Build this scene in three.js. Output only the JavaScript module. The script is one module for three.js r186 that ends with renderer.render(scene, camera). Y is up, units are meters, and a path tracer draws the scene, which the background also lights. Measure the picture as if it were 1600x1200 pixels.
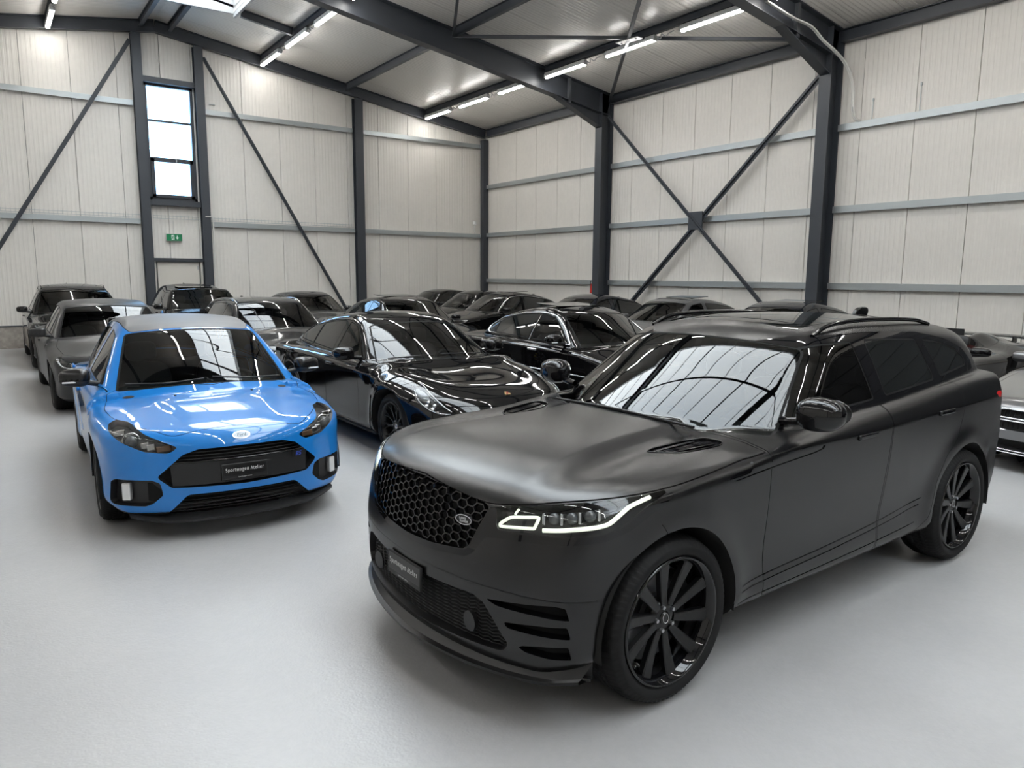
import * as THREE from 'three';
import { RoundedBoxGeometry } from 'three/addons/geometries/RoundedBoxGeometry.js';
import { mergeGeometries } from 'three/addons/utils/BufferGeometryUtils.js';
import { RectAreaLightUniformsLib } from 'three/addons/lights/RectAreaLightUniformsLib.js';

// ---------------------------------------------------------------- camera, sky, exposure
RectAreaLightUniformsLib.init();
const scene = new THREE.Scene();
const RAD = Math.PI / 180;
const camera = new THREE.PerspectiveCamera(2 * Math.atan(600 / 1150) / RAD, 4 / 3, 0.05, 200);
camera.position.set(0, 1.9, 0);
camera.rotation.order = 'YXZ';
camera.rotation.set(-8.37 * RAD, -35.53 * RAD, 0.393 * RAD);
scene.add(camera);
const renderer = new THREE.WebGLRenderer({ antialias: true });
renderer.toneMapping = THREE.LinearToneMapping;
renderer.toneMappingExposure = 1.13;
renderer.shadowMap.enabled = true;
// clear blue sky through the gable window; sun and sky make the opal ridge glazing glow white
scene.background = new THREE.Color().setRGB(2.3, 4.0, 6.2);
const sun = new THREE.DirectionalLight(new THREE.Color().setRGB(1, .87, .64), 29);
sun.position.set(12, 30, 20); sun.target.position.set(4, 0, -5); sun.castShadow = true;
Object.assign(sun.shadow.camera, { left: -25, right: 25, top: 25, bottom: -25, near: 1, far: 90 }); sun.shadow.mapSize.set(2048, 2048);
scene.add(sun, sun.target);
const TUBE_POWER = 12;      // radiance of the ceiling tubes' light

// ---------------------------------------------------------------- helpers
const V3 = (x, y, z) => new THREE.Vector3(x, y, z);
function rng(seed) { let s = seed >>> 0; return () => { s = (s + 0x6d2b79f5) | 0; let t = Math.imul(s ^ (s >>> 15), 1 | s); t = (t + Math.imul(t ^ (t >>> 7), 61 | t)) ^ t; return ((t ^ (t >>> 14)) >>> 0) / 4294967296; }; }
const clamp = (v, a, b) => Math.min(b, Math.max(a, v));
const sstep = (a, b, v) => { const t = clamp((v - a) / (b - a), 0, 1); return t * t * (3 - 2 * t); };
const lin = (r, g, b) => new THREE.Color().setRGB(r, g, b);
const taken = {};
function numbered(n) { const k = taken[n] = (taken[n] ?? -1) + 1; return k ? n + '_' + String(k).padStart(3, '0') : n; }
function shade(o) { o.castShadow = true; o.receiveShadow = true; return o; }
function part(name, geo, mat, parent, label) {
  const m = shade(new THREE.Mesh(geo, mat)); m.name = name; parent.add(m);
  if (label) m.userData.label = label;
  return m;
}
function group(name, parent, label) { const g = new THREE.Group(); g.name = name; parent.add(g); if (label) g.userData.label = label; return g; }
function thing(name, label, category, grp) {
  const g = new THREE.Group(); g.name = numbered(name); g.userData = { label, category }; if (grp) g.userData.group = grp; scene.add(g); return g;
}
function single(name, geo, mat, label, category, grp) {
  const m = shade(new THREE.Mesh(geo, mat)); m.name = numbered(name); m.userData = { label, category }; if (grp) m.userData.group = grp; scene.add(m); return m;
}
function structure(name, label, category) { const g = new THREE.Group(); g.name = name; g.userData = { label, category, kind: 'structure' }; scene.add(g); return g; }
function box(w, h, d, x = 0, y = 0, z = 0) { const g = new THREE.BoxGeometry(w, h, d); g.translate(x, y, z); return g; }
function rbox(w, h, d, r, x = 0, y = 0, z = 0, seg = 2) { const g = new RoundedBoxGeometry(w, h, d, seg, Math.min(r, w * .49, h * .49, d * .49)); g.translate(x, y, z); return g; }
const norm = (g) => { const o = g.index ? g.toNonIndexed() : g; for (const k of Object.keys(o.attributes)) if (!['position', 'normal', 'uv'].includes(k)) o.deleteAttribute(k); return o; };
const merge = (list) => mergeGeometries(list.map(norm));
// a bar with a given cross-section (list of [across, up]) swept from a to b
function bar(a, b, w, h, up = V3(0, 1, 0)) {
  const d = b.clone().sub(a), L = d.length(), g = new THREE.BoxGeometry(w, h, L), zA = d.normalize();
  const xA = new THREE.Vector3().crossVectors(up, zA).normalize(), yA = new THREE.Vector3().crossVectors(zA, xA);
  g.applyMatrix4(new THREE.Matrix4().makeBasis(xA, yA, zA).setPosition(a.clone().add(b).multiplyScalar(.5)));
  return g;
}
// rolled I-section from a to b: flanges of width fw lie across `up`
function ibeam(a, b, fw, depth, tf, tw, up) {
  const zA = b.clone().sub(a).normalize(), xA = new THREE.Vector3().crossVectors(up, zA).normalize(), yA = new THREE.Vector3().crossVectors(zA, xA);
  const o = (v, s) => v.clone().addScaledVector(yA, s);
  return merge([bar(a, b, tw, depth - tf, up), bar(o(a, depth / 2 - tf / 2), o(b, depth / 2 - tf / 2), fw, tf, up), bar(o(a, -depth / 2 + tf / 2), o(b, -depth / 2 + tf / 2), fw, tf, up)]);
}
function tube(pts, r, seg = 6, n) { return new THREE.TubeGeometry(new THREE.CatmullRomCurve3(pts), n ?? pts.length * 4, r, seg, false); }
const std = (c, roughness, o = {}) => new THREE.MeshPhysicalMaterial({ color: Array.isArray(c) ? lin(...c) : c, roughness, ...o });
function dataTex(w, h, fn, srgb) {
  const d = new Uint8Array(w * h * 4);
  for (let y = 0; y < h; y++) for (let x = 0; x < w; x++) { const c = fn(x / w, y / h, x, y), i = (y * w + x) * 4; d[i] = c[0]; d[i + 1] = c[1]; d[i + 2] = c[2]; d[i + 3] = 255; }
  const t = new THREE.DataTexture(d, w, h); t.magFilter = t.minFilter = THREE.LinearFilter; t.wrapS = t.wrapT = THREE.RepeatWrapping; if (srgb) t.colorSpace = THREE.SRGBColorSpace; t.needsUpdate = true; return t;
}
// tileable value noise
function tileNoise(seed, n) {
  const r = rng(seed), g = Float32Array.from({ length: n * n }, r);
  return (u, v) => { const x = u * n, y = v * n, xi = Math.floor(x), yi = Math.floor(y), fx = x - xi, fy = y - yi, sx = fx * fx * (3 - 2 * fx), sy = fy * fy * (3 - 2 * fy), a = (i, j) => g[(((yi + j) % n + n) % n) * n + ((xi + i) % n + n) % n];
    return (a(0, 0) * (1 - sx) + a(1, 0) * sx) * (1 - sy) + (a(0, 1) * (1 - sx) + a(1, 1) * sx) * sy; };
}
function canvasTex(w, h, draw) {
  const c = document.createElement('canvas'); c.width = w; c.height = h; draw(c.getContext('2d'), w, h);
  const t = new THREE.CanvasTexture(c); t.colorSpace = THREE.SRGBColorSpace; t.magFilter = THREE.LinearFilter; return t;
}
// ---------------------------------------------------------------- car body engine
// Car axes: x runs from the nose (0) to the tail, y up, z to the car's left side; bodies are symmetric in z.
function curve(pts) {                       // monotone cubic through points, straight beyond its ends
  const n = pts.length, X = pts.map((p) => p[0]), Y = pts.map((p) => p[1]), D = [], M = [];
  for (let i = 0; i < n - 1; i++) D.push((Y[i + 1] - Y[i]) / (X[i + 1] - X[i]));
  M[0] = D[0]; M[n - 1] = D[n - 2];
  for (let i = 1; i < n - 1; i++) M[i] = D[i - 1] * D[i] <= 0 ? 0 : 2 * D[i - 1] * D[i] / (D[i - 1] + D[i]) * .5 + (D[i - 1] + D[i]) * .25;
  for (let i = 0; i < n - 1; i++) { if (D[i] === 0) { M[i] = M[i + 1] = 0; continue; } const a = M[i] / D[i], b = M[i + 1] / D[i], s = a * a + b * b; if (s > 9) { const t = 3 / Math.sqrt(s); M[i] = t * a * D[i]; M[i + 1] = t * b * D[i]; } }
  return (x) => {
    if (x <= X[0]) return Y[0] + M[0] * (x - X[0]);
    if (x >= X[n - 1]) return Y[n - 1] + M[n - 1] * (x - X[n - 1]);
    let i = 0; while (x > X[i + 1]) i++;
    const h = X[i + 1] - X[i], t = (x - X[i]) / h, t2 = t * t, t3 = t2 * t;
    return (2 * t3 - 3 * t2 + 1) * Y[i] + (t3 - 2 * t2 + t) * h * M[i] + (-2 * t3 + 3 * t2) * Y[i + 1] + (t3 - t2) * h * M[i + 1];
  };
}
const smax = (a, b, k) => { const h = Math.max(k - Math.abs(a - b), 0); return Math.max(a, b) + h * h / (4 * k); };
const smin = (a, b, k) => { const h = Math.max(k - Math.abs(a - b), 0); return Math.min(a, b) - h * h / (4 * k); };
const bump = (v, c, w) => { const t = (v - c) / w; return Math.exp(-t * t); };

// the body's field: below zero inside. S holds the shape curves of one car.
function makeField(S) {
  const { W, sideRows, top, crown, bot, xf, fp, xr, rp, plan, extraW, extraT, kSide = .07, kF = .09, kR = .09 } = S;
  const n = sideRows.length, ys = new Float64Array(n), zs = new Float64Array(n), ms = new Float64Array(n);
  const wob = (x, y) => {
    for (let i = 0; i < n; i++) { ys[i] = sideRows[i][0](x); zs[i] = sideRows[i][1](x); }
    let v;
    if (y <= ys[0]) v = zs[0] + (y - ys[0]) * .6;
    else if (y >= ys[n - 1]) v = zs[n - 1] - (y - ys[n - 1]) * .35;
    else {
      for (let i = 0; i < n; i++) { const a = Math.max(0, i - 1), b = Math.min(n - 1, i + 1); ms[i] = (zs[b] - zs[a]) / (ys[b] - ys[a]); }
      let i = 0; while (y > ys[i + 1]) i++;
      const h = ys[i + 1] - ys[i], t = (y - ys[i]) / h, t2 = t * t, t3 = t2 * t;
      v = (2 * t3 - 3 * t2 + 1) * zs[i] + (t3 - 2 * t2 + t) * h * ms[i] + (-2 * t3 + 3 * t2) * zs[i + 1] + (t3 - t2) * h * ms[i + 1];
    }
    return W + v + plan(x) + (extraW ? extraW(x, y) : 0);
  };
  const c = S.cabin;
  const wc = (x, y) => { const yb = c.beltY(x), t = y - yb; return c.beltZ(x) - (t > 0 ? c.tumble(x) * t + c.barrel * t * t : .12 * t * t); };
  return (x, y, z) => {
    z = Math.abs(z);
    const sl = (top(x + .02) - top(x - .02)) / .04, T = top(x) - crown(x) * z * z + (extraT ? extraT(x, z) : 0);
    const a = z - wob(x, y), b = (y - T) / Math.sqrt(1 + sl * sl);
    let r = smax(a, b, typeof kSide === 'function' ? kSide(x) : kSide);
    if (x < 1.3) { const s = (xf(y + .02) - xf(y - .02)) / .04; r = smax(r, (xf(y) + fp(z) - x) / Math.sqrt(1 + s * s), typeof kF === 'function' ? kF(y) : kF); }
    if (x > S.L - 1.3) { const s = (xr(y + .02) - xr(y - .02)) / .04; r = smax(r, (x - xr(y) + rp(z)) / Math.sqrt(1 + s * s), kR); }
    r = smax(r, bot(x) - y, .05);
    if (c && x > c.x0 && x < c.x1) {
      const xe = x - c.bend(x) * z * z, p = c.P(xe), s = (c.P(xe + .015) - c.P(xe - .015)) / .03;
      const cb = (y - p + c.crown * z * z) / Math.sqrt(1 + s * s), ca = (z - wc(x, y)) * .96;
      let q = smax(ca, cb, c.k);
      q = smax(q, .55 - y, .02);
      r = smin(r, q, c.kJoin ?? .025);
    }
    return r;
  };
}
// naive surface nets on the half z >= 0, vertices pulled onto the surface, normals from the field
function netMesh(F, B, h) {
  const nx = Math.ceil((B[1] - B[0]) / h), ny = Math.ceil((B[3] - B[2]) / h), nz = Math.ceil(B[4] / h) + 2, z0 = -1.5 * h;
  const sy = nz + 1, sx = (ny + 1) * sy, val = new Float32Array((nx + 1) * sx), seen = new Uint8Array(val.length);
  const C = 4;                              // coarse pass: skip blocks far from the surface
  for (let i = 0; i <= nx; i += C) for (let j = 0; j <= ny; j += C) for (let k = 0; k <= nz; k += C) {
    const v = F(B[0] + (i + C / 2) * h, B[2] + (j + C / 2) * h, z0 + (k + C / 2) * h), near = Math.abs(v) < h * C * 1.9;
    for (let a = i; a < i + C && a <= nx; a++) for (let b = j; b < j + C && b <= ny; b++) for (let c = k; c < k + C && c <= nz; c++) {
      const q = a * sx + b * sy + c;
      val[q] = near ? F(B[0] + a * h, B[2] + b * h, z0 + c * h) : v;
    }
  }
  const cell = new Int32Array(nx * ny * nz).fill(-1), p = [], t = [];
  const off = [0, sx, sy, sx + sy, 1, sx + 1, sy + 1, sx + sy + 1], E = [[0, 1], [0, 2], [1, 3], [2, 3], [4, 5], [4, 6], [5, 7], [6, 7], [0, 4], [1, 5], [2, 6], [3, 7]];
  const cx = [0, 1, 0, 1, 0, 1, 0, 1], cy = [0, 0, 1, 1, 0, 0, 1, 1], cz = [0, 0, 0, 0, 1, 1, 1, 1];
  for (let i = 0; i < nx; i++) for (let j = 0; j < ny; j++) for (let k = 0; k < nz; k++) {
    const q = i * sx + j * sy + k; let m = 0;
    for (let e = 0; e < 8; e++) if (val[q + off[e]] < 0) m++;
    if (m === 0 || m === 8) continue;
    let X = 0, Y = 0, Z = 0, c = 0;
    for (const [a, b] of E) { const va = val[q + off[a]], vb = val[q + off[b]]; if ((va < 0) === (vb < 0)) continue; const w = va / (va - vb); X += cx[a] + (cx[b] - cx[a]) * w; Y += cy[a] + (cy[b] - cy[a]) * w; Z += cz[a] + (cz[b] - cz[a]) * w; c++; }
    cell[(i * ny + j) * nz + k] = p.length / 3;
    p.push(B[0] + (i + X / c) * h, B[2] + (j + Y / c) * h, z0 + (k + Z / c) * h);
  }
  const at = (i, j, k) => cell[(i * ny + j) * nz + k];
  const quad = (a, b, c, d, flip) => { if (a < 0 || b < 0 || c < 0 || d < 0) return; if (flip) t.push(a, c, b, a, d, c); else t.push(a, b, c, a, c, d); };
  for (let i = 1; i < nx; i++) for (let j = 1; j < ny; j++) for (let k = 1; k < nz; k++) {
    const q = i * sx + j * sy + k, s = val[q] < 0;
    if (s !== (val[q + sx] < 0)) quad(at(i, j - 1, k - 1), at(i, j, k - 1), at(i, j, k), at(i, j - 1, k), !s);
    if (s !== (val[q + sy] < 0)) quad(at(i - 1, j, k - 1), at(i - 1, j, k), at(i, j, k), at(i, j, k - 1), !s);
    if (s !== (val[q + 1] < 0)) quad(at(i - 1, j - 1, k), at(i, j - 1, k), at(i, j, k), at(i - 1, j, k), !s);
  }
  const N = new Array(p.length), e = .004;
  for (let v = 0; v < p.length; v += 3) {
    for (let it = 0; it < 3; it++) {
      const x = p[v], y = p[v + 1], z = p[v + 2], f = F(x, y, z);
      const gx = (F(x + e, y, z) - F(x - e, y, z)) / (2 * e), gy = (F(x, y + e, z) - F(x, y - e, z)) / (2 * e), gz = (F(x, y, z + e) - F(x, y, z - e)) / (2 * e), g2 = gx * gx + gy * gy + gz * gz || 1, s = clamp(f / g2, -h, h), il = 1 / Math.sqrt(g2);
      N[v] = gx * il; N[v + 1] = gy * il; N[v + 2] = gz * il;
      if (it < 2) { p[v] -= s * gx; p[v + 1] -= s * gy; p[v + 2] -= s * gz; }
    }
  }
  const m = { p, n: N, t };
  const half = split(m, (x, y, z) => -z)[0];
  for (let v = 0; v < half.p.length; v += 3) if (half.p[v + 2] < 1e-6) { half.p[v + 2] = 0; half.n[v + 2] = 0; }
  return half;
}
// cut a mesh along fn = 0: [where fn <= 0, where fn > 0]
function split(m, fn) {
  const nv = m.p.length / 3, d = new Float64Array(nv), P = m.p, N = m.n;
  for (let i = 0; i < nv; i++) { const v = fn(P[i * 3], P[i * 3 + 1], P[i * 3 + 2], N[i * 3], N[i * 3 + 1], N[i * 3 + 2]); d[i] = v === 0 ? -1e-9 : v; }
  const mk = () => ({ p: [], n: [], t: [], map: new Int32Array(nv).fill(-1), cut: new Map() }), A = mk(), B = mk();
  const cuts = new Map();
  const put = (M, i) => { if (M.map[i] < 0) { M.map[i] = M.p.length / 3; M.p.push(P[i * 3], P[i * 3 + 1], P[i * 3 + 2]); M.n.push(N[i * 3], N[i * 3 + 1], N[i * 3 + 2]); } return M.map[i]; };
  const cutAt = (i, j) => {
    const key = i < j ? i * nv + j : j * nv + i; let c = cuts.get(key);
    if (!c) {
      let a = 0, b = 1, fa = d[i], fb = d[j], w = .5;
      for (let it = 0; it < 4; it++) {
        w = a + (b - a) * clamp(fa / (fa - fb), .02, .98);
        const q = [0, 1, 2].map((k) => P[i * 3 + k] + (P[j * 3 + k] - P[i * 3 + k]) * w), u = [0, 1, 2].map((k) => N[i * 3 + k] + (N[j * 3 + k] - N[i * 3 + k]) * w), l = Math.hypot(...u) || 1;
        c = { p: q, n: u.map((x) => x / l) };
        const f = fn(...q, ...c.n);
        if (Math.abs(f) < 1e-5) break;
        if ((f < 0) === (fa < 0)) { a = w; fa = f; } else { b = w; fb = f; }
      }
      cuts.set(key, c); c.key = key;
    }
    return c;
  };
  const putCut = (M, c) => { let k = M.cut.get(c.key); if (k === undefined) { k = M.p.length / 3; M.p.push(...c.p); M.n.push(...c.n); M.cut.set(c.key, k); } return k; };
  for (let t = 0; t < m.t.length; t += 3) {
    const v = [m.t[t], m.t[t + 1], m.t[t + 2]], s = v.map((i) => d[i] > 0), c = s[0] + s[1] + s[2];
    if (c === 0 || c === 3) { const M = c ? B : A; M.t.push(put(M, v[0]), put(M, v[1]), put(M, v[2])); continue; }
    let k = 0; while (!(c === 1 ? s[k] : !s[k])) k++;      // k: the vertex alone on its side
    const a = v[k], b = v[(k + 1) % 3], e = v[(k + 2) % 3], ab = cutAt(a, b), ae = cutAt(a, e), M1 = c === 1 ? B : A, M2 = c === 1 ? A : B;
    M1.t.push(put(M1, a), putCut(M1, ab), putCut(M1, ae));
    const x = putCut(M2, ab), y = putCut(M2, ae), bb = put(M2, b), ee = put(M2, e);
    M2.t.push(x, bb, ee, x, ee, y);
  }
  return [A, B].map(({ p, n, t }) => ({ p, n, t }));
}
const shift = (m, s, dir) => ({ p: m.p.map((v, i) => v + (dir ? dir[i % 3] : -m.n[i]) * s), n: m.n, t: m.t });
// walls from a mesh's open edges inwards by s
function walls(m, s, dir) {
  const use = new Map(), nv = m.p.length / 3;
  for (let t = 0; t < m.t.length; t += 3) for (let k = 0; k < 3; k++) { const i = m.t[t + k], j = m.t[t + (k + 1) % 3], key = i < j ? i * nv + j : j * nv + i; use.set(key, use.has(key) ? null : [i, j]); }
  const o = { p: [], n: [], t: [] };
  for (const e of use.values()) {
    if (!e) continue;
    const [i, j] = e;
    if (m.p[i * 3 + 2] < 1e-5 && m.p[j * 3 + 2] < 1e-5) continue;
    const q = [i, j].map((v) => [0, 1, 2].map((k) => m.p[v * 3 + k])), r = [i, j].map((v, w) => [0, 1, 2].map((k) => q[w][k] + (dir ? dir[k] : -m.n[v * 3 + k]) * s));
    const u = V3(...q[1]).sub(V3(...q[0])), w = V3(...r[0]).sub(V3(...q[0])), n = u.cross(w).normalize(), b = o.p.length / 3;
    o.p.push(...q[0], ...q[1], ...r[1], ...r[0]);
    for (let k = 0; k < 4; k++) o.n.push(n.x, n.y, n.z);
    o.t.push(b, b + 1, b + 2, b, b + 2, b + 3);
  }
  return o;
}
function join(...ms) { const o = { p: [], n: [], t: [] }; for (const m of ms) { if (!m || !m.t.length) continue; const b = o.p.length / 3; for (const v of m.p) o.p.push(v); for (const v of m.n) o.n.push(v); for (const v of m.t) o.t.push(v + b); } return o; }
// geometry of a half mesh: side +1 as it is, -1 mirrored, 0 both
function geoOf(m, side = 0) {
  const sides = side === 0 ? [1, -1] : [side], nv = m.p.length / 3, p = new Float32Array(nv * 3 * sides.length), n = new Float32Array(p.length), idx = new Uint32Array(m.t.length * sides.length);
  sides.forEach((s, c) => {
    for (let i = 0; i < nv * 3; i++) { const f = i % 3 === 2 ? s : 1; p[c * nv * 3 + i] = m.p[i] * f; n[c * nv * 3 + i] = m.n[i] * f; }
    for (let i = 0; i < m.t.length; i += 3) { const b = c * nv, o = c * m.t.length + i; idx[o] = m.t[i] + b; idx[o + 1] = m.t[i + (s > 0 ? 1 : 2)] + b; idx[o + 2] = m.t[i + (s > 0 ? 2 : 1)] + b; }
  });
  const g = new THREE.BufferGeometry();
  g.setAttribute('position', new THREE.BufferAttribute(p, 3)); g.setAttribute('normal', new THREE.BufferAttribute(n, 3)); g.setIndex(new THREE.BufferAttribute(idx, 1));
  return g;
}
// signed distance to a closed outline (points, rounded by a spline when smooth > 0); below zero inside
function outline(pts, smooth = 0) {
  let P = pts;
  if (smooth) {                             // round each corner by a radius
    P = [];
    for (let i = 0; i < pts.length; i++) {
      const a = pts[(i + pts.length - 1) % pts.length], b = pts[i], c = pts[(i + 1) % pts.length], la = Math.hypot(a[0] - b[0], a[1] - b[1]), lc = Math.hypot(c[0] - b[0], c[1] - b[1]), r = b[2] ?? smooth, ra = Math.min(r, la * .48), rc = Math.min(r, lc * .48);
      const s = [b[0] + (a[0] - b[0]) / la * ra, b[1] + (a[1] - b[1]) / la * ra], e = [b[0] + (c[0] - b[0]) / lc * rc, b[1] + (c[1] - b[1]) / lc * rc];
      for (let k = 0; k <= 6; k++) { const t = k / 6; P.push([(1 - t) * (1 - t) * s[0] + 2 * t * (1 - t) * b[0] + t * t * e[0], (1 - t) * (1 - t) * s[1] + 2 * t * (1 - t) * b[1] + t * t * e[1]]); }
    }
  }
  const n = P.length, x0 = Math.min(...P.map((p) => p[0])), x1 = Math.max(...P.map((p) => p[0])), y0 = Math.min(...P.map((p) => p[1])), y1 = Math.max(...P.map((p) => p[1]));
  const f = (x, y) => {
    const ox = Math.max(x0 - x, x - x1, 0), oy = Math.max(y0 - y, y - y1, 0);
    if (ox + oy > .08) return Math.hypot(ox, oy);
    let d = 1e9, inside = false;
    for (let i = 0, j = n - 1; i < n; j = i++) {
      const ex = P[j][0] - P[i][0], ey = P[j][1] - P[i][1], wx = x - P[i][0], wy = y - P[i][1], t = clamp((wx * ex + wy * ey) / (ex * ex + ey * ey + 1e-12), 0, 1), bx = wx - ex * t, by = wy - ey * t, q = bx * bx + by * by;
      if (q < d) d = q;
      if ((P[i][1] > y) !== (P[j][1] > y) && x < (P[j][0] - P[i][0]) * (y - P[i][1]) / (P[j][1] - P[i][1]) + P[i][0]) inside = !inside;
    }
    return (inside ? -1 : 1) * Math.sqrt(d);
  };
  f.pts = P;
  return f;
}
// distance to an open polyline
function pathDist(P) {
  return (x, y) => { let d = 1e9; for (let i = 0; i < P.length - 1; i++) { const ex = P[i + 1][0] - P[i][0], ey = P[i + 1][1] - P[i][1], wx = x - P[i][0], wy = y - P[i][1], t = clamp((wx * ex + wy * ey) / (ex * ex + ey * ey), 0, 1); d = Math.min(d, Math.hypot(wx - ex * t, wy - ey * t)); } return d; };
}
// ---------------------------------------------------------------- shared car materials
const M = {
  satinBlack: std([.004, .004, .0047], .26, { ior: 1.56 }),
  glossBlack: std([.006, .006, .007], .05),
  pianoBlack: std([.004, .004, .005], .03),
  trim: std([.009, .009, .010], .45),
  plastic: std([.010, .010, .011], .55),
  seal: std([.006, .006, .006], .8, { specularIntensity: .5 }),
  rubber: std([.006, .006, .0065], .7, { specularIntensity: .6 }),
  gap: std([.003, .003, .003], .9),
  liner: std([.008, .008, .008], .95),
  under: std([.01, .01, .011], .9),
  cabin: std([.022, .022, .024], .8),
  leather: std([.028, .028, .03], .5),
  chrome: std([.82, .82, .83], .1, { metalness: 1 }),
  satinChrome: std([.6, .6, .62], .25, { metalness: 1 }),
  silver: std([.5, .5, .51], .3, { metalness: 1 }),
  disc: std([.3, .3, .31], .35, { metalness: 1 }),
  rimBlack: std([.005, .005, .0055], .32, { specularIntensity: .8 }),
  rimGloss: std([.008, .008, .009], .12),
  rimGrey: std([.10, .10, .105], .3, { metalness: .7 }),
  rimSilver: std([.42, .42, .43], .28, { metalness: 1 }),
  yellow: std([.62, .50, .03], .35),
  windscreen: std([.30, .325, .315], .0, { transmission: 1, thickness: 0, ior: 1.52 }),
  sideGlass: std([.16, .17, .17], .0, { transmission: 1, thickness: 0, ior: 1.52 }),
  darkGlass: std([.008, .009, .009], .02, { ior: 1.52 }),
  lampGlass: std([.92, .93, .93], .0, { transmission: 1, thickness: 0, ior: 1.45 }),
  lampHousing: std([.012, .012, .013], .25),
  reflector: std([.55, .55, .56], .18, { metalness: 1 }),
  projector: std([.05, .055, .06], .04, { ior: 1.6 }),
  indicator: std([.10, .055, .03], .2),
  redLamp: std([.42, .01, .012], .12),
  white: std([.75, .75, .75], .4),
};
M.drl = new THREE.MeshStandardMaterial({ color: lin(.75, .78, .72), roughness: .4, emissive: lin(.9, .97, .78), emissiveIntensity: .75 });

// ---------------------------------------------------------------- wheel
function lathe(profile, seg, fn) {            // profile: [radius, z]; fn(angle, index) adds to the radius
  const n = profile.length, p = [], t = [], s = seg;
  for (let i = 0; i < s; i++) { const a = i / s * 2 * Math.PI; for (let j = 0; j < n; j++) { const r = profile[j][0] + (fn ? fn(a, j) : 0); p.push(r * Math.cos(a), r * Math.sin(a), profile[j][1]); } }
  for (let i = 0; i < s; i++) for (let j = 0; j < n - 1; j++) { const a = i * n + j, b = ((i + 1) % s) * n + j; t.push(a, b, b + 1, a, b + 1, a + 1); }
  const g = new THREE.BufferGeometry(); g.setAttribute('position', new THREE.Float32BufferAttribute(p, 3)); g.setIndex(t); g.computeVertexNormals(); return g;
}
const sharp = (prof) => prof.flatMap((p, i) => i && i < prof.length - 1 && p[2] ? [[p[0], p[1]], [p[0], p[1]]] : [[p[0], p[1]]]);
// spoke bar between polar points, front face following face(r)
function spoke(r0, a0, r1, a1, w0, w1, face, thick, bevel = .18) {
  const p = [], t = [], K = 6;
  for (let k = 0; k <= K; k++) {
    const u = k / K, r = r0 + (r1 - r0) * u, a = a0 + (a1 - a0) * u, w = w0 + (w1 - w0) * u, cx = Math.cos(a), sx = Math.sin(a), z = face(r);
    for (const [s, dz] of [[-.5, -thick], [-.5, -w * bevel * .6], [-.5 + bevel, 0], [.5 - bevel, 0], [.5, -w * bevel * .6], [.5, -thick]]) p.push(r * cx - sx * w * s, r * sx + cx * w * s, z + dz);
  }
  for (let k = 0; k < K; k++) for (let j = 0; j < 5; j++) { const a = k * 6 + j, b = a + 6; t.push(a, b, b + 1, a, b + 1, a + 1); }
  let g = new THREE.BufferGeometry(); g.setAttribute('position', new THREE.Float32BufferAttribute(p, 3)); g.setIndex(t); g = g.toNonIndexed(); g.computeVertexNormals(); return g;
}
const wheelCache = {};
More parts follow.
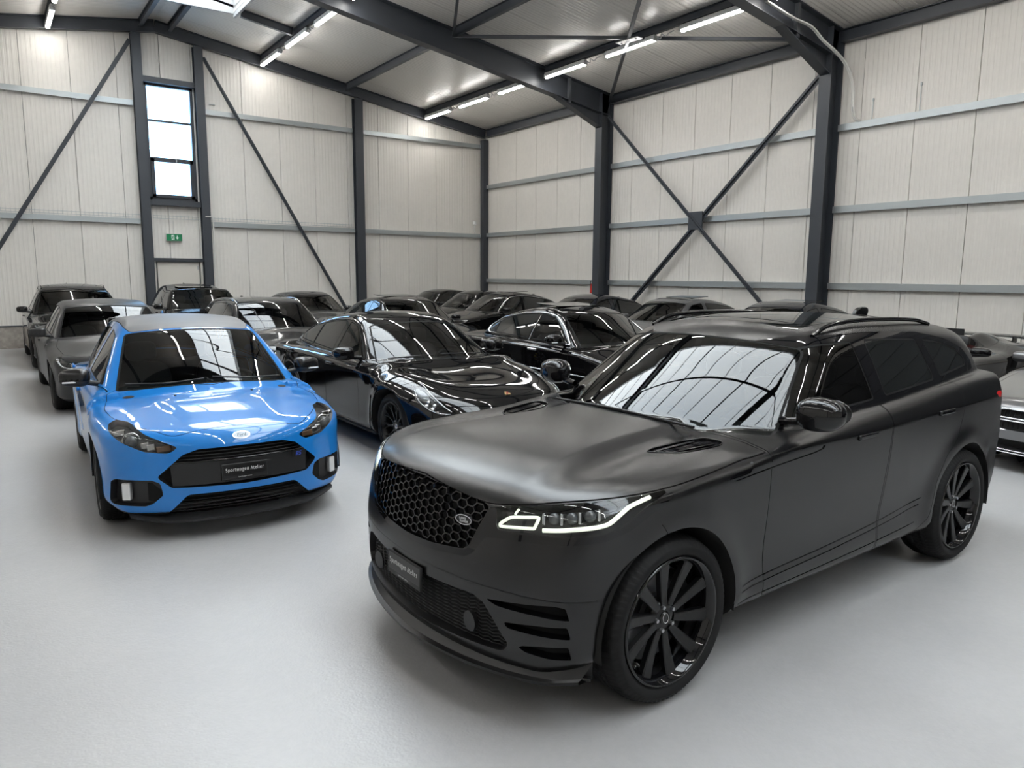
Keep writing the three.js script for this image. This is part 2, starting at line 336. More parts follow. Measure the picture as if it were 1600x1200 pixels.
function makeWheel(key, o) {
  if (wheelCache[key]) return wheelCache[key].clone();
  const { R, w, rr, hero } = o, g = new THREE.Group(); g.name = 'wheel';
  const hw = w / 2, sh = R - .012;
  const tp = [[rr - .012, hw - .028], [rr + .004, hw - .012], [rr + .012, hw - .004], [rr + (R - rr) * .45, hw + .003], [R - .04, hw - .006], [R - .018, hw - .018], [sh, hw - .034]];
  const grooves = hero ? [.055, .018, -.022, -.06] : [.04, 0, -.04];
  for (const z of grooves) tp.push([R - .001, z * w / .25 + .008], [R - .009, z * w / .25 + .006], [R - .009, z * w / .25 - .006], [R - .001, z * w / .25 - .008]);
  tp.push([sh, -hw + .034], [R - .02, -hw + .015], [rr + (R - rr) * .45, -hw], [rr - .01, -hw + .025]);
  const seg = hero ? 320 : 64, block = 4;
  const tyre = lathe(tp, seg, hero ? (a, j) => (j > 4 && j < tp.length - 3 && (Math.round(a / (2 * Math.PI) * seg + (j % 4)) % block === 0) ? -.0055 : 0) : null);
  part('tyre', tyre, M.rubber, g);
  const rimP = [[rr - .002, hw - .018], [rr - .006, hw - .006], [rr - .016, hw - .008], [rr - .03, hw - .03], [rr - .045, hw - .06], [rr - .05, 0], [rr - .03, -hw + .03], [rr, -hw + .02]];
  const face = o.face ?? ((r) => hw - .03 - .028 * (1 - Math.pow(clamp((r - .06) / (rr - .06), 0, 1), 1.5)));
  const spk = o.spokes(rr, face);
  const hub = lathe([[0, face(.03) - .004], [.05, face(.05) - .004], [.082, face(.08) - .01], [.088, face(.08) - .05], [.0, face(.08) - .06]], 40);
  if (o.barrel) { part('rim_barrel', lathe(rimP, 96), o.barrel, g); part('rim', merge([...spk, hub]), o.mat, g); } else part('rim', merge([lathe(rimP, hero ? 96 : 48), ...spk, hub]), o.mat, g);
  const cap = lathe([[0, face(.03) + .004], [.022, face(.03) + .004], [.03, face(.03) + .001], [.031, face(.03) - .01]], 28);
  part('centre_cap', cap, o.cap ?? M.pianoBlack, g);
  if (hero) {
    const ring = new THREE.TorusGeometry(.024, .0022, 6, 32); ring.scale(.72, 1, 1); ring.translate(0, 0, face(.03) + .005);
    part('cap_ring', ring, M.satinChrome, g);
    for (let k = 0; k < 5; k++) { const a = (k + .25) / 5 * 2 * Math.PI, nut = new THREE.CylinderGeometry(.0085, .0105, .016, 12); nut.rotateX(Math.PI / 2); nut.translate(.056 * Math.cos(a), .056 * Math.sin(a), face(.056) + .002); part('wheel_nut', nut, M.silver, g); }
  }
  const disc = lathe([[.09, -.0], [rr * .74, -.0], [rr * .74, -.028], [.09, -.028]].map(([r, z]) => [r, z - .0]), 48);
  part('brake_disc', disc, M.disc, g);
  const ca = o.caliperAngle ?? .3, cs = []; for (let k = 0; k < 5; k++) { const a = ca + (k - 2) * .13, c = rbox(.05, rr * .26, .07, .014, rr * .64, 0, .008); c.rotateZ(a); cs.push(c); }
  part('brake_caliper', merge(cs), o.caliper ?? M.plastic, g);
  wheelCache[key] = g;
  return g.clone();
}
const SPOKES = {
  ten: (rr, f) => { const o = []; for (let k = 0; k < 10; k++) { const a = k / 10 * 2 * Math.PI + .12; o.push(spoke(.062, a, rr - .010, a + .05, .034, .068, f, .03, .12)); } return o; },
  y5: (rr, f) => { const o = []; for (let k = 0; k < 5; k++) { const a = k / 5 * 2 * Math.PI + .3; o.push(spoke(.05, a, .105, a, .055, .05, f, .03)); for (const s of [-1, 1]) o.push(spoke(.095, a + s * .08, rr - .015, a + s * .24, .026, .022, f, .026)); } return o; },
  y10: (rr, f) => { const o = []; for (let k = 0; k < 10; k++) { const a = k / 10 * 2 * Math.PI; o.push(spoke(.05, a, .15, a, .026, .02, f, .025)); for (const s of [-1, 1]) o.push(spoke(.145, a + s * .02, rr - .012, a + s * .17, .015, .013, f, .022)); } return o; },
  twin5: (rr, f) => { const o = []; for (let k = 0; k < 5; k++) for (const s of [-1, 1]) { const a = k / 5 * 2 * Math.PI + .2; o.push(spoke(.05, a + s * .12, rr - .012, a + s * .17, .032, .04, f, .028)); } return o; },
};

// ---------------------------------------------------------------- mirrors, seats, steering wheels
function blob(w, h, d, e = .55, taper = 0, seg = 28) {       // rounded lump: x depth, y height, z width
  const g = new THREE.SphereGeometry(1, seg, Math.round(seg * .7)), p = g.attributes.position, q = (v) => Math.sign(v) * Math.pow(Math.abs(v), e);
  for (let i = 0; i < p.count; i++) { const x = q(p.getX(i)), y = q(p.getY(i)), z = q(p.getZ(i)), k = 1 + taper * z; p.setXYZ(i, x * d / 2 * k, y * h / 2 * k, z * w / 2); }
  g.computeVertexNormals(); return g;
}
function halfBlob(g, test) { const n = norm(g), p = n.attributes.position, o = [], nn = []; for (let i = 0; i < p.count; i += 3) { const y = (p.getY(i) + p.getY(i + 1) + p.getY(i + 2)) / 3; if (test(y)) for (let k = 0; k < 3; k++) { o.push(p.getX(i + k), p.getY(i + k), p.getZ(i + k)); nn.push(n.attributes.normal.getX(i + k), n.attributes.normal.getY(i + k), n.attributes.normal.getZ(i + k)); } } const r = new THREE.BufferGeometry(); r.setAttribute('position', new THREE.Float32BufferAttribute(o, 3)); r.setAttribute('normal', new THREE.Float32BufferAttribute(nn, 3)); return r; }
function addMirrors(car, o) {                 // o: x, y, z (root on the door), w, h, d, cap, base
  for (const s of [1, -1]) {
    const g = group('wing_mirror', car);
    g.position.set(o.x, o.y, s * o.z); if (s < 0) g.scale.z = -1;
    const b = blob(o.w, o.h, o.d, o.e ?? .6, -.08), cz = .055 + o.w / 2; b.rotateY(o.sweep ?? .16); b.translate(.0, .045, cz);
    const cut = .045 - o.h * (o.capCut ?? .12);
    part('mirror_cap', halfBlob(b, (y) => y >= cut), o.cap, g);
    part('mirror_housing', halfBlob(b, (y) => y < cut + .004), o.base ?? M.pianoBlack, g);
    const gl = new THREE.CylinderGeometry(.5, .5, .004, 28); gl.rotateZ(Math.PI / 2); gl.scale(1, o.h * .8, o.w * .84); gl.rotateY(o.sweep ?? .16); gl.translate(o.d * .47, .045, cz);
    part('mirror_glass', gl, M.chrome, g);
    part('mirror_stalk', tube([V3(.0, -.02, -.05), V3(-.005, -.012, .02), V3(0, .0, .08)], .022, 8), o.base ?? M.pianoBlack, g);
    if (o.lamp) { const l = rbox(.012, .014, o.w * .5, .005, -o.d * .47, cut - .012, cz + o.w * .16); part('mirror_indicator', l, M.white, g); }
  }
}
const IG = {};
function interiorGeos() {
  if (IG.seat) return IG;
  const back = blob(.50, .62, .13, .5), cushion = blob(.50, .15, .50, .5), head = blob(.27, .19, .11, .55);
  back.rotateZ(-.25); back.translate(.27, .36, 0); cushion.translate(0, .03, 0); head.rotateZ(-.15); head.translate(.38, .76, 0);
  const post = merge([-.06, .06].map((z) => { const c = new THREE.CylinderGeometry(.007, .007, .12, 6); c.rotateZ(-.2); c.translate(.36, .65, z); return c; }));
  IG.seat = merge([back, cushion, head, post]);
  const w = new THREE.TorusGeometry(.175, .016, 10, 40); const sp = [box(.34, .03, .02), box(.03, .16, .02, 0, -.08, 0)], hub = blob(.05, .1, .15, .6); hub.rotateY(Math.PI / 2);
  IG.wheel = merge([w, ...sp, hub]); IG.wheel.rotateY(Math.PI / 2); IG.wheel.rotateZ(-.42);
  IG.bench = merge([(() => { const b = blob(1.22, .55, .15, .4); b.rotateZ(-.28); b.translate(.22, .33, 0); return b; })(), ...[-.38, .38].map((z) => { const h = blob(.25, .16, .1, .55); h.translate(.33, .67, z); return h; })]);
  return IG;
}
function addInterior(car, S, o = {}) {
  const I = interiorGeos(), cx = S.cowlX, cy = S.cowlY, seatX = o.seatX ?? cx + 1.02, sy = o.seatY ?? cy - .58;
  const dz = S.cabin.beltZ(cx + .3) - .09;
  const d = blob(dz * 2, .34, .72, .35); d.translate(cx + .40, cy - .20, 0);
  part('dashboard', d, M.cabin, car);
  for (const s of [1, -1]) { const seat = part('front_seat', I.seat, M.leather, car); seat.position.set(seatX, sy, s * .36); }
  const w = part('steering_wheel', I.wheel, M.cabin, car); w.position.set(seatX - .42, cy - .12, (o.rhd ? -1 : 1) * .36);
  if (!o.noBench) { const b = part('rear_bench', I.bench, M.leather, car); b.position.set(seatX + .78, sy + .02, 0); }
  const L = 2.35, fl = merge([box(L, .04, dz * 1.9, cx + .15 + L / 2, .42, 0), box(.04, cy - .55, dz * 1.9, cx + .12, (cy + .25) / 2, 0), box(.04, cy - .55, dz * 1.8, cx + .15 + L, (cy + .25) / 2, 0), ...[1, -1].map((s) => box(L, cy - .50, .03, cx + .15 + L / 2, (cy + .3) / 2, s * dz * .97))]);
  part('cabin_lining', fl, M.cabin, car);
}
// number plate with the dealer's lettering
const plateTex = canvasTex(512, 112, (c, w, h) => {
  c.fillStyle = '#0c0c0d'; c.fillRect(0, 0, w, h);
  c.strokeStyle = '#2a2a2c'; c.lineWidth = 3; c.strokeRect(5, 5, w - 10, h - 10);
  c.fillStyle = '#e9e9e9'; c.textAlign = 'center'; c.textBaseline = 'middle'; c.font = '46px sans-serif';
  const s = 'Sportwagen Atelier'; let x = w / 2 - 200; c.textAlign = 'left';
  const tot = [...s].reduce((a, ch) => a + c.measureText(ch).width + 4, 0); x = (w - tot) / 2;
  for (const ch of s) { c.fillText(ch, x, 50); x += c.measureText(ch).width + 4; }
});
M.plateFace = new THREE.MeshPhysicalMaterial({ map: plateTex, roughness: .35 });
function addPlate(car, x, y, tilt = 0, w = .52, h = .112, frame = true) {
  const g = group('number_plate', car, 'black number plate with white lettering'); g.position.set(x, y, 0); g.rotation.z = tilt;
  part('plate_holder', rbox(.014, h + .03, w + .02, .005, .004, -.008, 0), M.plastic, g);
  const f = new THREE.PlaneGeometry(w, h); f.rotateY(-Math.PI / 2); f.translate(-.0045, 0, 0);
  part('plate_face', f, M.plateFace, g);
  const s = new THREE.PlaneGeometry(.15, .013); s.rotateY(-Math.PI / 2); s.translate(-.0052, -h / 2 - .008, 0);
  part('plate_imprint', s, M.imprint, g);
}
M.imprint = new THREE.MeshPhysicalMaterial({ roughness: .4, map: canvasTex(256, 24, (c, w, h) => { c.fillStyle = '#0a0a0a'; c.fillRect(0, 0, w, h); c.fillStyle = '#cfcfcf'; c.font = '20px sans-serif'; c.textAlign = 'center'; c.textBaseline = 'middle'; c.fillText('Sportwagen Atelier', w / 2, h / 2); }) });

// ---------------------------------------------------------------- body shell with cuts
class Shell {
  constructor(S) {
    this.S = S; this.F = makeField(S);
    const W = S.W + .12;
    this.body = netMesh(this.F, [-.12, S.L + .12, .06, S.H + .1, W], S.cell);
    this.gaps = []; this.trims = [];
  }
  take(fn) { const [a, b] = split(this.body, fn); this.body = b; return a; }
  panel(fn, g = .0022, from) {              // a panel inside fn = 0 with a shut line round it
    const [a, b] = split(this.body, (...q) => fn(...q) + g), [s, r] = split(b, (...q) => fn(...q) - g);
    this.body = r; this.gaps.push(shift(s, .010), walls(s, .010));
    return a;
  }
  line(sd, within, g = .0018) {             // a groove along sd = 0 where within < 0
    const [a, o] = split(this.body, within), [b, hi] = split(a, (...q) => sd(...q) - g), [lo, s] = split(b, (...q) => sd(...q) + g);
    this.body = join(o, hi, lo); this.gaps.push(shift(s, .006), walls(s, .006));
  }
  pane(fn, trim = .012, inset = .003) {     // glass with a rubber trim round it
    const a = this.take(fn), [g, t] = split(a, (...q) => fn(...q) + trim);
    this.trims.push(shift(t, .0015));
    const gl = shift(g, inset); this.trims.push(walls(shift(g, .0015), inset + .004));
    return gl;
  }
  recess(fn, depth, dir) { const a = this.take(fn); return { floor: shift(a, depth, dir), wall: walls(a, depth, dir), cover: a }; }
  y(x, z) { let a = 2.4, b = .2; const F = this.F; if (F(x, a, z) < 0) return a; let y = a; while (y > b && F(x, y, z) > 0) y -= .01; let lo = y, hi = y + .01; for (let i = 0; i < 12; i++) { const m = (lo + hi) / 2; if (F(x, m, z) > 0) hi = m; else lo = m; } return (lo + hi) / 2; }
  z(x, y) { const F = this.F; let z = this.S.W + .12; while (z > 0 && F(x, y, z) > 0) z -= .01; let lo = z, hi = z + .01; for (let i = 0; i < 12; i++) { const m = (lo + hi) / 2; if (F(x, y, m) > 0) hi = m; else lo = m; } return (lo + hi) / 2; }
  xF(y, z) { const F = this.F; let x = -.15; while (x < 1.6 && F(x, y, z) > 0) x += .01; let lo = x, hi = x - .01; for (let i = 0; i < 12; i++) { const m = (lo + hi) / 2; if (F(m, y, z) > 0) hi = m; else lo = m; } return (lo + hi) / 2; }
  nrm(x, y, z) { const e = .004, F = this.F, n = V3(F(x + e, y, z) - F(x - e, y, z), F(x, y + e, z) - F(x, y - e, z), F(x, y, z + e) - F(x, y, z - e)); return n.normalize(); }
}
const pSide = (sd, zmin = .3) => (x, y, z) => Math.max(sd(x, y), zmin - z);
const pFront = (sd, xmax = 1.2) => (x, y, z) => Math.max(sd(z, y), x - xmax);
const pRear = (sd, xmin) => (x, y, z) => Math.max(sd(z, y), xmin - x);
const pWrap = (sd, xmax = 1.4) => (x, y, z) => Math.max(sd(z + x, y), x - xmax);
const pTop = (sd, ymin = .6) => (x, y, z) => Math.max(sd(x, z), ymin - y);

// everything that all cars share; S gives shapes and finishes, S.front / S.rear / S.extra add what is special
function buildCar(S) {
  const car = thing(S.name, S.label, 'car', S.group), sh = new Shell(S), c = S.cabin, ax = [S.fo, S.fo + S.wb];
  S.paint = S.paint ?? M.glossBlack;
  // wheel arches
  for (const a of ax) {
    const Ra = S.R + (S.archGap ?? .05), hole = sh.take((x, y, z) => Math.max(Math.hypot(x - a, y - S.R) - Ra, .42 - z));
    sh.gaps.push(walls(hole, .045, [0, 0, -1]));
    const zo = sh.z(a, S.R + Ra + .03) - .02, lin_ = new THREE.CylinderGeometry(Ra + .004, Ra + .004, zo - .42, 40, 1, true, -Math.PI * .55, Math.PI * 1.10);
    lin_.rotateX(Math.PI / 2); lin_.rotateZ(Math.PI);
    const back = new THREE.CircleGeometry(Ra + .004, 40);
    for (const s of [1, -1]) {
      const l = lin_.clone(); l.translate(a, S.R, s * (zo + .42) / 2); const b = back.clone(); b.translate(a, S.R, s * .42);
      part('wheel_arch_liner', merge([l, b]), M.liner, car);
    }
  }
  // glass
  if (c) {
    const ws = c.ws, sd = outline([[ws.x0, -.3], [ws.x0, ws.zb], [ws.x1, ws.zt], [ws.x1, -.3]], .05);
    const xe = (x, z) => x - c.bend(x) * z * z;
    const wsg = sh.pane((x, y, z) => Math.max(sd(xe(x, z), z), c.P(ws.x0) - .30 - y), ws.trim ?? .02);
    part('windshield', geoOf(wsg), S.glass ?? M.windscreen, car);
    if (c.rw) { const r = c.rw, sr = outline([[r.x0, -.3], [r.x0, r.z0], [r.x1, r.z1], [r.x1, -.3]], .06), g = sh.pane((x, y, z) => Math.max(sr(x - c.bend(x) * z * z, z), .8 - y), .02); part('rear_window', geoOf(g), S.glassRear ?? M.darkGlass, car); }
    for (const [poly, mat, trim] of S.windows) {
      const so = outline(poly, .03), g = sh.pane(pSide((x, y) => so(x, y), .35), trim ?? .01);
      for (const s of [1, -1]) part('side_window', geoOf(g, s), mat ?? S.glassSide ?? M.darkGlass, car);
    }
    if (S.windowTrim) {                       // bright moulding along the outline of the side glass
      const pts = outline(S.windowTrim.poly, .03).pts.map(([x, y]) => [x, y]), loop = [...pts, pts[0]];
      for (const s of [1, -1]) part('window_trim', tube(loop.map(([x, y]) => V3(x, y, s * (sh.z(x, y) + .002))), S.windowTrim.r ?? .007, 6, loop.length * 2), S.windowTrim.mat ?? M.chrome, car);
    }
    if (S.sunroof) { const q = S.sunroof, so = outline([[q.x0, -.3], [q.x0, q.z], [q.x1, q.z], [q.x1, -.3]], .05), g = sh.pane(pTop(so, c.P(q.x0) - .2), .008, .001); part('roof_window', geoOf(g), M.darkGlass, car); }
  }
  if (S.cuts) S.cuts(sh, car, S);
  // lamps: an opening with a dark housing, reflectors and a clear cover
  if (S.lamp) {
    const so = outline(S.lamp.poly, S.lamp.r ?? .02), r = sh.recess(pWrap(so), S.lamp.depth ?? .035);
    for (const s of [1, -1]) {
      const g = group('headlamp', car);
      part('lamp_housing', geoOf(join(r.floor, r.wall), s), S.lamp.housing ?? M.lampHousing, g);
      if (S.lamp.inside) S.lamp.inside(g, s, sh);
      part('lamp_cover', geoOf(r.cover, s), M.lampGlass, g);
    }
  }
  if (S.tail) { const so = outline(S.tail, .015), a = sh.take((x, y, z) => Math.max(so(z - (x - S.L), y), S.L - 1.2 - x)); for (const s of [1, -1]) part('tail_lamp', geoOf(a, s), M.redLamp, car); }
  // panels with shut lines
  if (S.lines) S.lines(sh, car, S);
  for (const [name, poly, r] of S.doors ?? []) { const so = outline(poly, r ?? .04), a = sh.panel(pSide(so, .35)); for (const s of [1, -1]) part(name, geoOf(join(a, walls(a, .02)), s), S.paint, car); }
  if (S.hoodCut) { const a = sh.panel(S.hoodCut(sh)); part('hood', geoOf(a), S.hoodPaint ?? S.paint, car); }
  if (S.roofCut) { const a = sh.panel(S.roofCut(sh), .003); part('roof_panel', geoOf(a), S.roofPaint, car, S.roofLabel); }
  if (S.finish) S.finish(sh, car, S);
  // what is left of the shell
  const [low, up] = split(sh.body, (x, y, z, nx, ny) => Math.max(y - (S.sillY ?? .30), ny + .55));
  part('body', geoOf(up), S.paint, car);
  if (low.t.length) part('underbody', geoOf(low), M.under, car);
  if (c) { const [h] = split(sh.body, (x, y, z) => Math.max((S.linerY ?? c.P(c.ws.x0) - .35) - y, c.ws.x0 + .25 + c.bend(x) * z * z - x)); if (h.t.length) part('headliner', geoOf(shift(h, .018)), M.cabin, car); }
  part('shut_lines', geoOf(join(...sh.gaps)), M.gap, car);
  if (sh.trims.length) part('glass_trim', geoOf(join(...sh.trims)), M.seal, car);
  for (const a of ax) for (const s of [1, -1]) {
    const w = makeWheel(S.wheelKey, S.wheel); car.add(w);
    w.position.set(a, S.R, s * (S.trackZ ?? S.W - .02 - S.wheel.w / 2)); w.rotation.z = S.wheelTurn ?? .3; if (s < 0) w.rotation.y = Math.PI;
  }
  if (S.mirror) addMirrors(car, S.mirror);
  if (c && !S.noInterior) addInterior(car, S, S.seat);
  if (S.extra) S.extra(sh, car, S);
  return car;
}
// a strip of constant section swept along a line across the car, smooth along its length
function sweepStrip(line, sec, n = 64) {
  const pts = new THREE.CatmullRomCurve3(line).getPoints(n), gs = [];
  for (let j = 0; j < sec.length; j++) { const a = sec[j], b = sec[(j + 1) % sec.length], p = [], t = []; pts.forEach((q) => p.push(q.x + a[0], q.y + a[1], q.z, q.x + b[0], q.y + b[1], q.z)); for (let i = 0; i < n; i++) t.push(2 * i, 2 * i + 2, 2 * i + 1, 2 * i + 1, 2 * i + 2, 2 * i + 3); const g = new THREE.BufferGeometry(); g.setAttribute('position', new THREE.Float32BufferAttribute(p, 3)); g.setIndex(t); g.computeVertexNormals(); gs.push(g); }
  return merge(gs);
}
function place(car, x, z, deg) { car.position.set(x, 0, z); car.rotation.y = deg * RAD; return car; }
// strip of metal or rubber along a line on the side (x, y) at both sides
function sideStrip(sh, car, name, pts, r, mat, out = .002) { for (const s of [1, -1]) part(name, tube(pts.map(([x, y]) => V3(x, y, s * (sh.z(x, y) + out))), r, 6), mat, car); }
// ---------------------------------------------------------------- the hall
const XR = 14.69, XL = -6.3, ZB = -22.3, ZF = 12.4, RX = 4.2, RY = 8.47, SL = .152, EY = RY - SL * (XR - RX);
const roofY = (x) => RY - SL * Math.abs(x - RX);
const nA = tileNoise(11, 64), nB = tileNoise(12, 16), nC = tileNoise(13, 128);
const ribTex = dataTex(256, 8, (u) => { const t = (u * 5) % 1, v = sstep(.0, .12, t) * (1 - sstep(.42, .54, t)); return [v * 255, v * 255, v * 255]; });
ribTex.repeat.set(2, 2);
const wallTone = dataTex(256, 256, (u, v) => { const k = 247 + 3 * nB(u, v) + 4 * nA(u, v); return [k, k, k]; }, true);
wallTone.repeat.set(.21, .21);
const HM = {
  wall: std([.71, .68, .635], .42, { map: wallTone, bumpMap: ribTex, bumpScale: .0035 }),
  backing: std([.2, .2, .19], .8),
  roof: std([.71, .68, .635], .24, { bumpMap: (() => { const t = ribTex.clone(); t.rotation = Math.PI / 2; return t; })(), bumpScale: .004 }),
  steel: std([.036, .041, .050], .42),
  steelLight: std([.055, .060, .068], .45),
  zinc: std([.42, .45, .46], .38, { metalness: .75 }),
  trimGrey: std([.36, .36, .36], .5),
  concrete: std([.46, .435, .41], .85, { map: dataTex(256, 256, (u, v) => { const k = 205 + 35 * nB(u * 2, v * 2) + 15 * (nC(u, v) - .5); return [k, k * .985, k * .965]; }, true) }),
  frame: std([.03, .034, .042], .4),
  glass: std([.93, .96, .97], 0, { transmission: 1, thickness: 0, ior: 1.5 }),
  opal: std([.82, .82, .81], 1, { transmission: 1, thickness: 0, ior: 1.3 }),
  tube: new THREE.MeshStandardMaterial({ color: lin(.9, .9, .9), emissive: lin(1, .985, .95), emissiveIntensity: 40, roughness: .4 }),
  fitting: std([.55, .55, .55], .4),
  conduit: std([.62, .61, .58], .5),
  gate: std([.022, .024, .028], .5),
  door: std([.60, .565, .51], .5),
};
HM.concrete.map.repeat.set(.5, .5);
// epoxy floor: fine orange peel, broad patches in tone and sheen
const floorBump = dataTex(512, 512, (u, v) => { const k = 128 + 110 * (nC(u * 2, v * 2) - .5) + 60 * (nC(u, v) - .5); return [k, k, k]; });
floorBump.repeat.set(.6, .6);
const floorTone = dataTex(512, 512, (u, v) => { const k = 240 + 8 * (nB(u, v) - .5) + 3 * (nA(u * 2, v * 2) - .5) + 5 * (nC(u * 4, v * 4) - .5); return [k, k, k * .998]; }, true);
floorTone.repeat.set(.12, .12);
const floorRough = dataTex(256, 256, (u, v) => { const k = 205 + 30 * (nB(u, v) - .5) + 6 * (nA(u, v) - .5); return [k, k, k]; });
floorRough.repeat.set(.15, .15);
HM.floor = std([.42, .42, .425], .44, { map: floorTone, roughnessMap: floorRough, bumpMap: floorBump, bumpScale: .0013 });
function slab(w, d, h, mat, x, y, z) { const g = box(w, h, d, x, y, z), uv = g.attributes.uv, p = g.attributes.position; for (let i = 0; i < uv.count; i++) uv.setXY(i, p.getX(i), p.getZ(i)); return g; }
{
  const floor = shade(new THREE.Mesh(slab(XR - XL + .4, ZF - ZB + .4, .2, null, (XR + XL) / 2, -.1, (ZF + ZB) / 2), HM.floor));
  floor.name = 'floor'; floor.userData = { label: 'pale grey epoxy floor of the hall', category: 'floor', kind: 'structure' }; scene.add(floor);
}
// vertical sandwich panels: one board per metre of wall, V joints between them
function panelXY(x0, x1, yb, topFn, t = .05) {
  const s = new THREE.Shape(), g = .008; s.moveTo(x0 + g, yb); s.lineTo(x1 - g, yb); s.lineTo(x1 - g, topFn(x1 - g));
  if (x0 < RX && x1 > RX && topFn === roofY) s.lineTo(RX, topFn(RX));
  s.lineTo(x0 + g, topFn(x0 + g)); s.closePath();
  return new THREE.ExtrudeGeometry(s, { depth: t, bevelEnabled: true, bevelThickness: .004, bevelSize: .003, bevelSegments: 1 });
}
const WIN = { x0: 3.86, x1: 5.08, y0: 3.87, y1: 6.9 };
{
  // back gable wall
  const wall = structure('wall_back', 'cream panelled gable wall with a tall narrow window', 'wall');
  const xs = []; for (let x = 4.3 - 11 * 1.052; x < XR + 1; x += 1.052) xs.push(x);
  for (let i = 0; i < xs.length - 1; i++) {
    let a = Math.max(xs[i], XL), b = Math.min(xs[i + 1], XR); if (b - a < .05) continue;
    const pieces = [];
    const add = (u, v, y0, top) => { if (v - u > .03) pieces.push(panelXY(u, v, y0, top)); };
    const l = Math.max(a, WIN.x0), r = Math.min(b, WIN.x1);
    if (r - l > .01) { add(a, l, .565, roofY); add(r, b, .565, roofY); add(l, r, WIN.y1, roofY); add(l, r, 2.32, () => WIN.y0); }
    else add(a, b, .565, roofY);
    for (const g of pieces) { g.translate(0, 0, ZB - .056); part('panel', g, HM.wall, wall); }
  }
  const bk = (x0, x1, y0, y1) => box(x1 - x0, y1 - y0, .12, (x0 + x1) / 2, (y0 + y1) / 2, ZB - .125);
  part('wall_core', merge([bk(XL - .3, WIN.x0, -.1, 8.9), bk(WIN.x1, XR + .3, -.1, 8.9), bk(WIN.x0, WIN.x1, -.1, WIN.y0), bk(WIN.x0, WIN.x1, WIN.y1, 8.9)]), HM.backing, wall);
  for (const [a, b] of [[XL, 3.60], [5.35, XR]]) part('concrete_plinth', (() => { const g = box(b - a, .545, .06, (a + b) / 2, .2725, ZB - .01), uv = g.attributes.uv, p = g.attributes.position; for (let i = 0; i < uv.count; i++) uv.setXY(i, p.getX(i), p.getY(i)); return g; })(), HM.concrete, wall);
  for (const [a, b] of [[XL, 3.60], [5.35, XR]]) part('plinth_flashing', box(b - a, .035, .07, (a + b) / 2, .56, ZB + .0), HM.steelLight, wall);
  // right wall
  const wr = structure('wall_right', 'cream panelled long wall behind the steel columns', 'wall');
  for (let z = -6.36 - 15 * 1.08; z < ZF; z += 1.08) {
    const a = Math.max(z, ZB), b = Math.min(z + 1.08, ZF); if (b - a < .05) continue;
    const g = panelXY(-b, -a, .3, () => EY + .02); g.rotateY(-Math.PI / 2); g.rotateY(Math.PI); g.translate(XR + .004, 0, 0);
    g.computeBoundingBox(); const bb = g.boundingBox; g.translate(0, 0, a - bb.min.z + .001); g.translate(XR - bb.min.x, 0, 0);
    part('panel', g, HM.wall, wr);
  }
  part('wall_core', box(.12, 9, ZF - ZB + .6, XR + .125, 4.4, (ZF + ZB) / 2), HM.backing, wr);
  part('concrete_plinth', box(.05, .32, ZF - ZB, XR + .02, .16, (ZF + ZB) / 2), HM.concrete, wr);
  // left wall and front gable, outside the frame
  const wl = structure('wall_left', 'cream long wall on the window side of the hall', 'wall');
  part('wall_core', (() => { const g = box(.12, 9, ZF - ZB + .6, XL - .06, 4.4, (ZF + ZB) / 2); return g; })(), HM.wall, wl);
  // two anthracite sectional gates in the long wall beside the photographer, mirrored by the SUV's flank
  [[-1.95, 4.4], [4.95, 11.2]].forEach(([a, b], k) => {
    const g = structure('door_' + (k + 2), k ? 'anthracite sectional gate at the entrance end of the long wall' : 'anthracite sectional gate in the long wall beside the photographer', 'gate');
    for (let i = 0; i < 10; i++) part('gate_panel', rbox(.05, .555, b - a, .012, XR - .03, .285 + i * .565, (a + b) / 2), HM.gate, g);
    for (const z of [a - .05, b + .05]) part('gate_jamb', box(.09, 5.75, .1, XR - .045, 2.875, z), HM.steel, g);
    part('gate_head', box(.09, .14, b - a + .2, XR - .045, 5.75, (a + b) / 2), HM.steel, g);
  });
  const wf = structure('wall_front', 'cream gable wall at the entrance end of the hall', 'wall');
  part('wall_core', box(XR - XL + .6, 9, .12, (XR + XL) / 2, 4.4, ZF + .06), HM.wall, wf);
}
